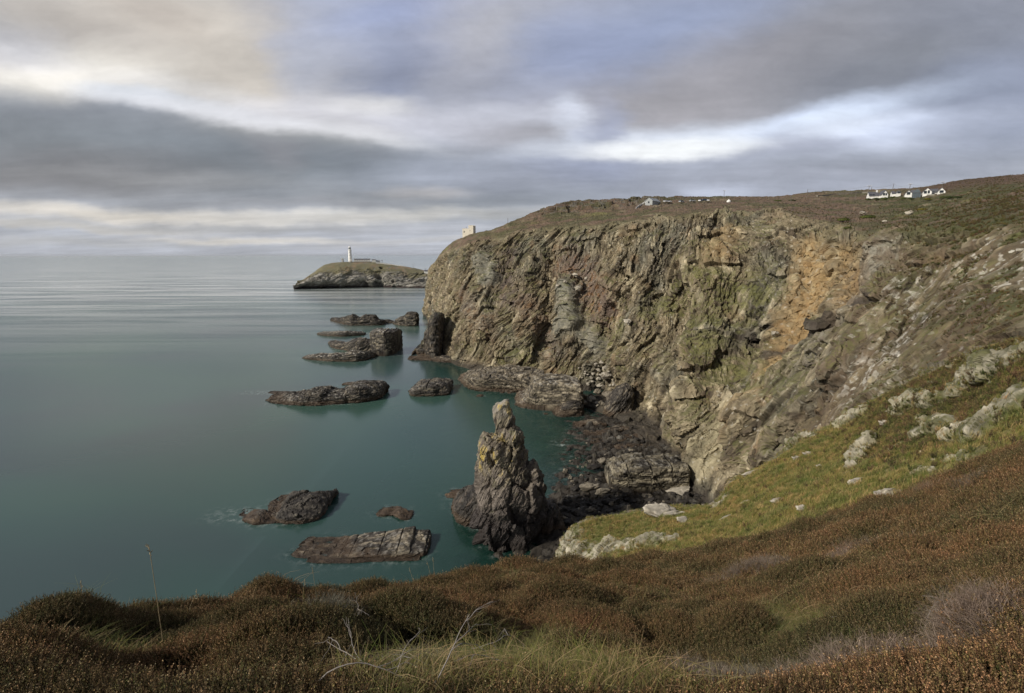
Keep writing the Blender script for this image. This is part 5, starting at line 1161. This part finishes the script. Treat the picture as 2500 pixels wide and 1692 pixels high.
def lwall(name, label, cat, pts, S, r, hpx, m_, thick=.8):
    P_ = [at(S, x, y, r)[0] for x, y in pts]; q = at(S, *pts[0], r)[1]; b0 = P_[0]; t = tag(empty(name, b0), label, cat); m2 = MB(); h_ = hpx * q
    for a, b in zip(P_[:-1], P_[1:]):
        a = a - b0; b = b - b0; d = np.array([b[1] - a[1], a[0] - b[0], 0]); d = d / (np.linalg.norm(d) + 1e-9) * thick / 2
        V_ = [a - d - [0, 0, 2], b - d - [0, 0, 2], b + d - [0, 0, 2], a + d - [0, 0, 2], a - d + [0, 0, h_], b - d + [0, 0, h_], b + d + [0, 0, h_], a + d + [0, 0, h_]]
        m2.add(V_, [(3, 2, 1, 0), (4, 5, 6, 7), (0, 1, 5, 4), (1, 2, 6, 5), (2, 3, 7, 6), (3, 0, 4, 7)])
    m2.build('wall', m_, t); return t
lwall('path_wall', 'white path wall running down the right side of the island', 'wall', [(918, 640.5), (935, 642), (952, 644.5), (970, 647), (985, 650), (996, 653), (1000, 656), (1004, 659.5)], S5, 1036, .9, M_WHITE)
lwall('bridge_wall', 'white wall and steps at the right end of the island', 'wall', [(1035, 664), (1041, 665.5), (1047, 667.5), (1052, 671)], S5, 1015, 2.2, M_WHITE)
# --- castellated tower on the cliff end
p, q = at(S1b, 1129.3, 577.0, 405); Rz = facing(p)
t = tag(empty('castle_tower', p, Rz - .45), 'cream square castellated tower on the end of the cliff', 'tower')
w_ = 25.5 * q; hb = 18 * q; ht = 25 * q
body = MB().box(0, w_ - .05, 0, 7.5, -4, hb); body.build('body', M_CREAM, t)
mt = MB(); x = 0
while x < w_ - 13 * q: mt.box(x, x + .55, 0, .5, hb + .002, hb + .5); mt.box(x, x + .55, 7, 7.5, hb + .002, hb + .5); x += 1.1
mt.build('parapet', M_CREAM, t)
tu = MB().box(w_ - 8.8 * q, w_ + 3.8 * q, -.25, 5.0, hb * .3, ht).build('turret', M_CREAM, t)
mt = MB(); x = w_ - 8.8 * q
while x < w_ + 3.4 * q: mt.box(x, x + .5, -.25, .2, ht + .002, ht + .5); mt.box(x, x + .5, 4.6, 5.0, ht + .002, ht + .5); x += .95
mt.build('battlement', M_CREAM, tu)
MB().box(3.6 * q, 5.8 * q, -.06, .3, 9 * q, 13 * q).build('window', M_DARK, t)
MB().box(20 * q, 21 * q, -.31, -.2, 12 * q, 15 * q).build('window', M_DARK, t)
v, f = tube([(9.5 * q, 1, hb), (9.5 * q, 1, hb + 5.5 * q)], [.12, .1], 6); fn = link('finial', new_mesh('finial', v, f), M_POLE, t); MB().box(8.9 * q, 10.1 * q, .9, 1.1, hb + 3.2 * q, hb + 4.2 * q).build('vane', M_POLE, fn)
# --- shed, cars and poles by the car park
p, q = at(S1b, 1575, 499, 470)
t = tag(empty('shed', p, facing(p) - .45), 'large grey sheet metal shed with a pitched roof on the heath', 'shed')
house_body(t, 0, 0, 19 * q, 44 * q, 7 * q, 14 * q, 'y', [(.5, .5, 4 * q, 4 * q, 'door')], M_GREY, plain('sheet wall', (.36, .38, .38), .6, .08), (), 3, .4, q)
lwall('fence', 'pale rail fence running down from the grey shed', 'fence', [(1553, 508), (1562, 501), (1574, 494), (1583, 499.5)], S1b, 466, 1.0, M_WHITE, .15)
def car(label, px, py, r, colm, yaw):
    p, q = at(S1b, px, py, r); t = tag(empty('parked_car', p, yaw), label, 'car', 'cars parked on the heath'); z0 = .1
    MB().prism([(-2.1, .35), (2.1, .35), (2.1, .75), (1.9, .95), (.95, 1.0), (-2.05, 1.0)], 'y', -.85, .85).build('body', colm, t)
    MB().prism([(-1.9, 1.002), (1.0, 1.002), (.45, 1.5), (-1.5, 1.5)], 'y', -.75, .75).build('cabin', M_DARK, t)
    for sx_ in (-1.3, 1.3):
        for sy in (-.86, .68):
            v = [(sx_ + .33 * math.cos(a), sy + dy, .33 + .33 * math.sin(a)) for dy in (0, .18) for a in np.linspace(0, 2 * math.pi, 12, endpoint=False)]
            MB().add(v, [tuple(range(12)), tuple(range(23, 11, -1))] + [(i, (i + 1) % 12, 12 + (i + 1) % 12, 12 + i) for i in range(12)]).build('wheel', M_TYRE, t)
for x, y, c_, yw, lb in [(1622, 495, 0, 1.3, 'white parked car just right of the grey shed'), (1632, 495, 0, .1, 'low white parked car next to the one by the shed'), (1664, 495.5, 2, .6, 'silver parked car in the middle of the car park'), (1691, 493.5, 2, .2, 'silver parked car left of the dark one'), (1721, 492, 1, .1, 'dark blue parked car near the white domed hut'), (1729, 493, 0, 1.2, 'white parked car beside the dark blue one'), (1710, 493.5, 0, .9, 'small white parked car left of the dark blue one')]:
    car(lb, x, y, 472, M_CAR[c_], yw)
p, q = at(S1b, 1779.5, 492.5, 470); t = tag(empty('domed_hut', p, facing(p)), 'low white domed hut with a dark post on the heath', 'hut')
MB().lathe([(5 * q, -1), (5 * q, .0), (4 * q, .35), (2.5 * q, .7), (1 * q, 1.0), (.3, 1.2)], 20).build('dome', M_WHITE, t); v, f = tube([(0, 0, .5), (0, 0, 12 * q)], [.22, .16], 6); link('post', new_mesh('post', v, f), M_POLE, t)
tops = []
for x, y, h, r, arm, na, ln_, lb in [(1240, 545, 13, 400, 0, 0, 0, 'thin lone pole on the skyline right of the castellated tower'), (1767.5, 484.5, 17, 540, 6, 1, 0, 'pole with a short arm on the skyline above the car park'), (1930.5, 495, 16, 470, 0, 0, 0, 'plain wooden pole on the heath, lower of the middle two'), (1970.5, 483, 18, 540, 0, 0, 0, 'plain pole on the skyline, right of the lower middle pole'), (2088, 488.5, 20, 450, 0, 0, .06, 'plain pole standing left of the first bungalow'),
        (2117.5, 484, 27, 470, 8, 1, .06, 'left leg pole with a crossarm beside the first bungalow'), (2124.5, 482, 22, 475, 0, 0, .06, 'right leg pole carrying the transformer beside the first bungalow'), (2177.5, 472, 20, 500, 0, 0, .1, 'leaning pole between the first bungalow and the small one'), (2219, 472, 19, 500, 7, 1, .05, 'pole with a wide crossarm behind the white gabled house'), (2299.5, 461, 13, 560, 7.5, 1, .08, 'pole with a wide crossarm on the hillside above the houses')]:
    p, q = at(S1b, x, y, r); t, tp = pole('utility_pole', lb, 'pole', p, q, h, ln_, arm, na, 'poles on the skyline'); tops.append(tp + np.array([ln_ * h * q, 0, 0]))
def wire(label, a, b, sag=1.5):
    t_ = np.linspace(0, 1, 13)[:, None]; P_ = a * (1 - t_) + b * t_; P_[:, 2] -= sag * 4 * (t_ * (1 - t_))[:, 0]
    v, f = tube(P_ - a, .035, 4); o_ = link('overhead_wire', new_mesh('overhead_wire', v, f), M_POLE); o_.location = a; tag(o_, label, 'wire', 'overhead wires between the poles')
for i, j, lb in [(5, 7, 'overhead wire from the transformer poles to the leaning pole'), (7, 8, 'overhead wire from the leaning pole to the pole behind the gabled house'), (8, 9, 'overhead wire from the gabled house up to the hillside pole'), (3, 5, 'long overhead wire from the skyline pole to the transformer poles')]: wire(lb, tops[i], tops[j])
p, q = at(S1b, 2121, 478, 474, 2); o_ = MB().box(-1.3 * q, 1.3 * q, -.8, .8, 0, 3 * q).build('transformer', M_POLE); o_.location = p + np.array([0, -.8, -1]); tag(o_, 'dark transformer box hung between two poles', 'transformer')
# --- houses
hq = 440
p, q = at(S1b, 2126, 487, hq, .8); t = tag(empty('bungalow', p, facing(p) + .35), 'white bungalow with a grey slate roof, left of the other houses', 'house'); t.scale = (.68, .9, .88)
house_body(t, 0, 3, 30 * q, 17 * q, 5.5 * q, 15 * q, 'x', [(.15, .8, 1.6, 1.3), (.45, .8, 1.6, 1.3)], M_SLATE, M_WHITE, (.9,), 3, .4, q)
house_body(t, 31 * q, -1, 20 * q, 26 * q, 5.5 * q, 16.5 * q, 'y', [(.35, .8, 1.6, 1.4), (.7, .8, 1.2, 1.4)], M_SLATE, M_WHITE, (), 3, .4, q)
p, q = at(S1b, 2181, 481, hq + 25, .8); t = tag(empty('small_bungalow', p, facing(p) + .3), 'smallest white bungalow, set back between the two larger houses', 'house'); t.scale = (.68, .9, .88)
house_body(t, 0, 3, 9 * q, 12 * q, 4 * q, 10 * q, 'x', [], M_SLATE, M_WHITE, (), 3, .3, q); house_body(t, 9 * q, 0, 13 * q, 14 * q, 4 * q, 9.5 * q, 'y', [(.4, .7, 1.3, 1.2), (.75, .7, 1., 1.2)], M_SLATE, M_WHITE, (), 3, .3, q)
p, q = at(S1b, 2209, 485.5, hq, .8); t = tag(empty('gabled_house', p, facing(p) + .1), 'large white house with three gables and a glazed porch', 'house'); t.scale = (.68, .9, .88)
house_body(t, 0, 0, 19 * q, 24 * q, 7 * q, 15 * q, 'y', [(.5, .9, 2.4, 1.7)], M_SLATE, M_WHITE, (), 3, .35, q)
gp = MB().prism([(19.3 * q, -2), (44 * q, -2), (44 * q, 8 * q), (32 * q, 17.5 * q), (19.3 * q, 8 * q)], 'y', -1.5, 5).build('glazed_porch', M_GLASS, t)
fb = MB()
for e in (19.3, 25, 31, 37, 43): fb.box(e * q, (e + .7) * q, -1.75, -1.52, -1, 8 * q)
fb.box(19.3 * q, 44 * q, -1.78, -1.55, 7.2 * q, 8.2 * q); fb.build('frame', M_SLATE, gp)
house_body(t, 19.5 * q, 5.2, 25 * q, 20 * q, 8 * q, 18 * q, 'x', [], M_SLATE, M_WHITE, (), 3, .3, q)
house_body(t, 49 * q, -.8, 25 * q, 26 * q, 8.5 * q, 18.5 * q, 'y', [(.28, 1.0, 2.0, 1.6), (.66, 1.0, 1.4, 1.9)], M_SLATE, M_WHITE, (), 3, .35, q)
house_body(t, 74.5 * q, 4, 20 * q, 14 * q, 8.5 * q, 17.5 * q, 'x', [(.3, .9, 2.6, 1.7)], M_SLATE, M_WHITE, (), 3, .35, q)
house_body(t, 92 * q, 1.5, 21 * q, 22 * q, 8.5 * q, 18 * q, 'y', [(.5, 1.2, 2.6, 1.5)], M_SLATE, M_WHITE, (), 3, .35, q)
MB().box(60 * q, 84 * q, -3.2, -2.6, -3, .6 * q).build('terrace_wall', M_STONE, t)
# bushes round the houses: a crown of leaf faces and a stem
M_LEAF = cover_mat('gorse leaf', ((.8, .85, .8), (1.2, 1.15, 1.0)), .7, .1)
def bush_mesh(seed, col_, n_=900):
    r = np.random.default_rng(seed); d = r.normal(size=(n_, 3)); d /= np.linalg.norm(d, axis=1)[:, None]; d[:, 2] = np.abs(d[:, 2])
    R_ = (.55 + .45 * r.uniform(size=n_) ** .5) * (1 + .3 * perlin(d * 1.6 + seed, seed)); c0 = d * R_[:, None] * [1, .8, .75]
    u_ = r.normal(size=(n_, 3)); u_ /= np.linalg.norm(u_, axis=1)[:, None]; w_ = np.cross(u_, d); s_ = .10
    Q_ = np.stack([c0 - u_ * s_, c0 + w_ * s_ * .8, c0 + u_ * s_, c0 - w_ * s_ * .8], 1)
    return quads_mesh('crown', Q_, np.broadcast_to((np.array(col_) * r.uniform(.55, 1.5, (n_, 1)))[:, None], Q_.shape), M_LEAF)
BU = [bush_mesh(1100, (.07, .085, .035)), bush_mesh(1101, (.09, .11, .035)), bush_mesh(1102, (.16, .15, .03))]
def bush(label, px, py, r, s_, wide=1., k=0, cat='bush', group='bushes around the hillside houses'):
    p, q = at(S1b, px, py, r); t = tag(empty('bush', p), label, cat, group); c_ = bpy.data.objects.new('crown', BU[k]); COL.objects.link(c_); c_.parent = t; c_.scale = (s_ * wide * q, s_ * q, s_ * q)
    v, f = tube([(0, 0, -1), (0, 0, s_ * q * .5)], [.15, .08], 6); link('stem', new_mesh('stem', v, f), M_POLE, t)
for x, y, r, s_, wd, k, lb in [(2120, 490, 432, 5, 1.5, 0, 'dark bush at the left corner of the first bungalow'), (2140, 489, 430, 5, 2.2, 0, 'wide dark hedge in front of the first bungalow'), (2160, 489, 430, 6, 1.8, 1, 'green bush before the gable of the first bungalow'), (2178, 486, 436, 3.5, 2, 1, 'low green bush between the two bungalows'), (2205, 489, 430, 4, 2, 1, 'green bush left of the gabled house'), (2225, 489, 430, 4, 2, 0, 'dark bush before the glazed porch'), (2265, 490, 425, 5, 2, 2, 'yellow green gorse bush in front of the gabled house'), (2302, 487, 425, 8, 1, 0, 'tall dark bush at the right corner of the gabled house'), (2318, 486, 425, 7, 1.6, 0, 'dark bush just right of the gabled house'), (2338, 486, 425, 6, 2, 0, 'wide dark bush, last one right of the gabled house'),
        (1935, 492, 480, 4, 2.4, 0, 'dark thorn bush on the heath left of the houses'), (1900, 493, 480, 4, 2.6, 1, 'green thorn bush left of the dark one on the heath'), (2060, 541, 236, 9, 1.8, 1, 'green gorse clump on the cliff edge over the ochre face'), (2120, 534, 236, 9, 2.2, 1, 'wide green gorse clump right of the bare cliff edge patch'), (2070, 560, 215, 6, 1.8, 1, 'small gorse clump hanging over the ochre face'), (2250, 515, 260, 5, 2.6, 2, 'yellow flowering gorse on the heath below the houses')]:
    bush(lb, x, y, r if r > 400 else None, s_, wd, k)
lwall('field_wall', 'pale stone field wall crossing the hillside behind the first bungalow', 'wall', [(1995, 480), (2040, 475.5), (2080, 473), (2105, 471.5), (2130, 472.5)], S1b, 485, 1.0, M_STONE)
# ------------------------------------------------------------------ the sea, clear over shoals and rock feet
wx = np.concatenate([-np.geomspace(60000, 62, 40), np.arange(-60, 130, 1.0), np.geomspace(131, 60000, 40)])
wy = np.concatenate([[-3000, -800, -200, -50, 0, 30, 50], np.arange(60, 330, 1.0), np.geomspace(331, 90000, 60)])
WX, WY = np.meshgrid(wx, wy)
ix = np.clip(np.searchsorted(xs, WX), 0, len(xs) - 1); iy = np.clip(np.searchsorted(ys, WY), 0, len(ys) - 1)
dep = -zb[iy, ix]; ing = (WX > -60) & (WX < 129) & (WY > 60) & (WY < 329)
dep = np.where(ing, dep, 20)
clear = np.exp(-np.maximum(dep, 0) / 3.4)
W_ = (WX > -130) & (WX < 200) & (WY > 60) & (WY < 560)
near_ = np.full(WX.shape, 99.)
for X_, Y0_, T_ in FOOT:
    m_ = W_ & (WX > X_.min() - 8) & (WX < X_.max() + 8) & (WY > Y0_.min() - 8) & (WY < (Y0_ + T_).max() + 8)
    if m_.any():
        fx = np.interp(WX[m_], X_, np.arange(len(X_))); k_i = np.clip(fx.astype(int), 0, len(X_) - 1)
        dx = np.maximum(np.maximum(X_.min() - WX[m_], WX[m_] - X_.max()), 0); y0 = Y0_[k_i]; y1 = (Y0_ + T_)[k_i]
        dy = np.maximum(np.maximum(y0 - WY[m_], WY[m_] - y1), 0); near_[m_] = np.minimum(near_[m_], np.hypot(dx, dy))
clear = np.maximum(clear, ing * .8 * np.exp(-near_ / 1.3))
edge_ = np.minimum(np.minimum(WX + 60, 129 - WX), np.minimum(WY - 60, 329 - WY))
clear = np.clip(clear - .06, 0, 1) * sstep(2, 14, edge_)
wash = np.exp(-near_ / .9) + np.exp(-((dep - .1) / .35) ** 2) * ing * .8
m, nt = mat('sea water'); n = N(nt)
g = n('ShaderNodeNewGeometry').outputs['Position']
sx = n('ShaderNodeSeparateXYZ', {0: g})
mp = n('ShaderNodeMapping', {0: g, 'Scale': (1 / 160, 1 / 100, 1)}).outputs[0]
nz = n('ShaderNodeTexNoise', {'Vector': mp, 'Scale': 1.0, 'Detail': 3., 'Distortion': .6}).outputs[0]
body = n.ramp(nz, [(.3, (.045, .062, .070)), (.5, (.042, .086, .076)), (.68, (.048, .105, .078))])
clr = n('ShaderNodeAttribute', attribute_name='clear').outputs['Fac']
body = n.mix(n.math('MULTIPLY', clr, .8), body, (.012, .080, .058, 1))
# milky foamy wisps; the far-left silver sheen is painted in with them
mp2 = n('ShaderNodeMapping', {0: g, 'Scale': (1 / 340, 1 / 34, 1), 'Rotation': (0, 0, .06)}).outputs[0]
st = n('ShaderNodeTexNoise', {'Vector': mp2, 'Scale': 1.0, 'Detail': 7., 'Roughness': .62, 'Distortion': .4}).outputs[0]
farw = n('ShaderNodeMapRange', {0: sx.outputs[1], 1: 260., 2: 900., 3: 0., 4: 1.}).outputs[0]
leftw = n('ShaderNodeMapRange', {0: sx.outputs[0], 1: -60., 2: -420., 3: .3, 4: 1.}).outputs[0]
foam_sheen = n.math('MULTIPLY', n('ShaderNodeMapRange', {0: sx.outputs[1], 1: 1800., 2: 6000., 3: 1., 4: .12}).outputs[0], n('ShaderNodeMapRange', {0: st, 1: .43, 2: .57}).outputs[0]); foam_sheen = n.math('MULTIPLY', foam_sheen, n.math('MULTIPLY', farw, leftw))
body = n.mix(n.math('MULTIPLY', foam_sheen, .9), body, (.85, .85, .82, 1))
# the current line: a pale streak curving across the outer bay
lx = n.math('MULTIPLY_ADD', sx.outputs[0], 1.37, 885.0)
line = n.math('SUBTRACT', n.math('ADD', sx.outputs[1], n.math('MULTIPLY', n.math('SUBTRACT', nz, .5), 60.)), n.math('ADD', 838., lx))
lw = n.math('MULTIPLY', n('ShaderNodeMapRange', {0: n.math('ABSOLUTE', line), 1: 0., 2: 34., 3: 1., 4: 0.}).outputs[0], n('ShaderNodeMapRange', {0: sx.outputs[0], 1: -400., 2: -640.}).outputs[0])
body = n.mix(n.math('MULTIPLY', lw, .7), body, (.7, .7, .68, 1))
mp3 = n('ShaderNodeMapping', {0: g, 'Scale': (1 / 9, 1 / 3.5, 1)}).outputs[0]
b1 = n('ShaderNodeTexNoise', {'Vector': mp3, 'Scale': 1., 'Detail': 4., 'Roughness': .6}).outputs[0]
bs = n('ShaderNodeMapRange', {0: sx.outputs[1], 1: 150., 2: 500., 3: .02, 4: .07}).outputs[0]
bmp = n('ShaderNodeBump', {'Strength': bs, 'Distance': 1.2, 'Height': b1}).outputs[0]
bmp = n('ShaderNodeBump', {'Strength': n.math('MULTIPLY', farw, .10), 'Distance': 6., 'Height': st, 'Normal': bmp}).outputs[0]
wsh = n('ShaderNodeAttribute', attribute_name='wash').outputs['Fac']
wn2 = n('ShaderNodeTexNoise', {'Vector': g, 'Scale': .55, 'Detail': 6., 'Roughness': .7}).outputs[0]
wm = n.math('MULTIPLY', wsh, n('ShaderNodeMapRange', {0: wn2, 1: .48, 2: .70, 3: 0., 4: .55}).outputs[0], clamp=True)
body = n.mix(wm, body, (.55, .60, .58, 1))
dif = n('ShaderNodeBsdfDiffuse', {0: body}).outputs[0]
trn = n('ShaderNodeBsdfTransparent', {0: (.50, .78, .68, 1)}).outputs[0]
inner = n('ShaderNodeMixShader', {0: n.math('MULTIPLY', n.math('MULTIPLY', clr, .80), n.math('SUBTRACT', 1., wm, clamp=True)), 1: dif, 2: trn}).outputs[0]
gl = n('ShaderNodeBsdfGlossy', {0: (.95, .99, .99, 1), 'Roughness': .2, 'Normal': bmp}).outputs[0]
fr = n('ShaderNodeFresnel', {0: 1.35, 'Normal': bmp}).outputs[0]
fr = n.math('MULTIPLY', fr, .92)
out(nt, n('ShaderNodeMixShader', {0: fr, 1: inner, 2: gl}).outputs[0]); M_SEA = m
W = np.stack([WX, WY, 0 * WX], -1)
o = link('sea', new_mesh('sea', W, gridfaces(*WX.shape), None, True, {'clear': clear, 'wash': wash}), M_SEA)
tag(o, 'smooth teal sea reaching to the horizon', kind='structure')

# ------------------------------------------------------------------ thin sea air
m, nt = mat('haze air'); n = N(nt)
o_ = nt.nodes.new('ShaderNodeOutputMaterial'); nt.links.new(n('ShaderNodeVolumePrincipled', {'Color': (.86, .9, .96, 1), 'Density': .00001, 'Anisotropy': .2}).outputs[0], o_.inputs['Volume'])
tag(MB().box(-61000, 61000, -3100, 91000, -14, 150).build('haze', m), 'thin pale sea haze over the bay', kind='stuff')
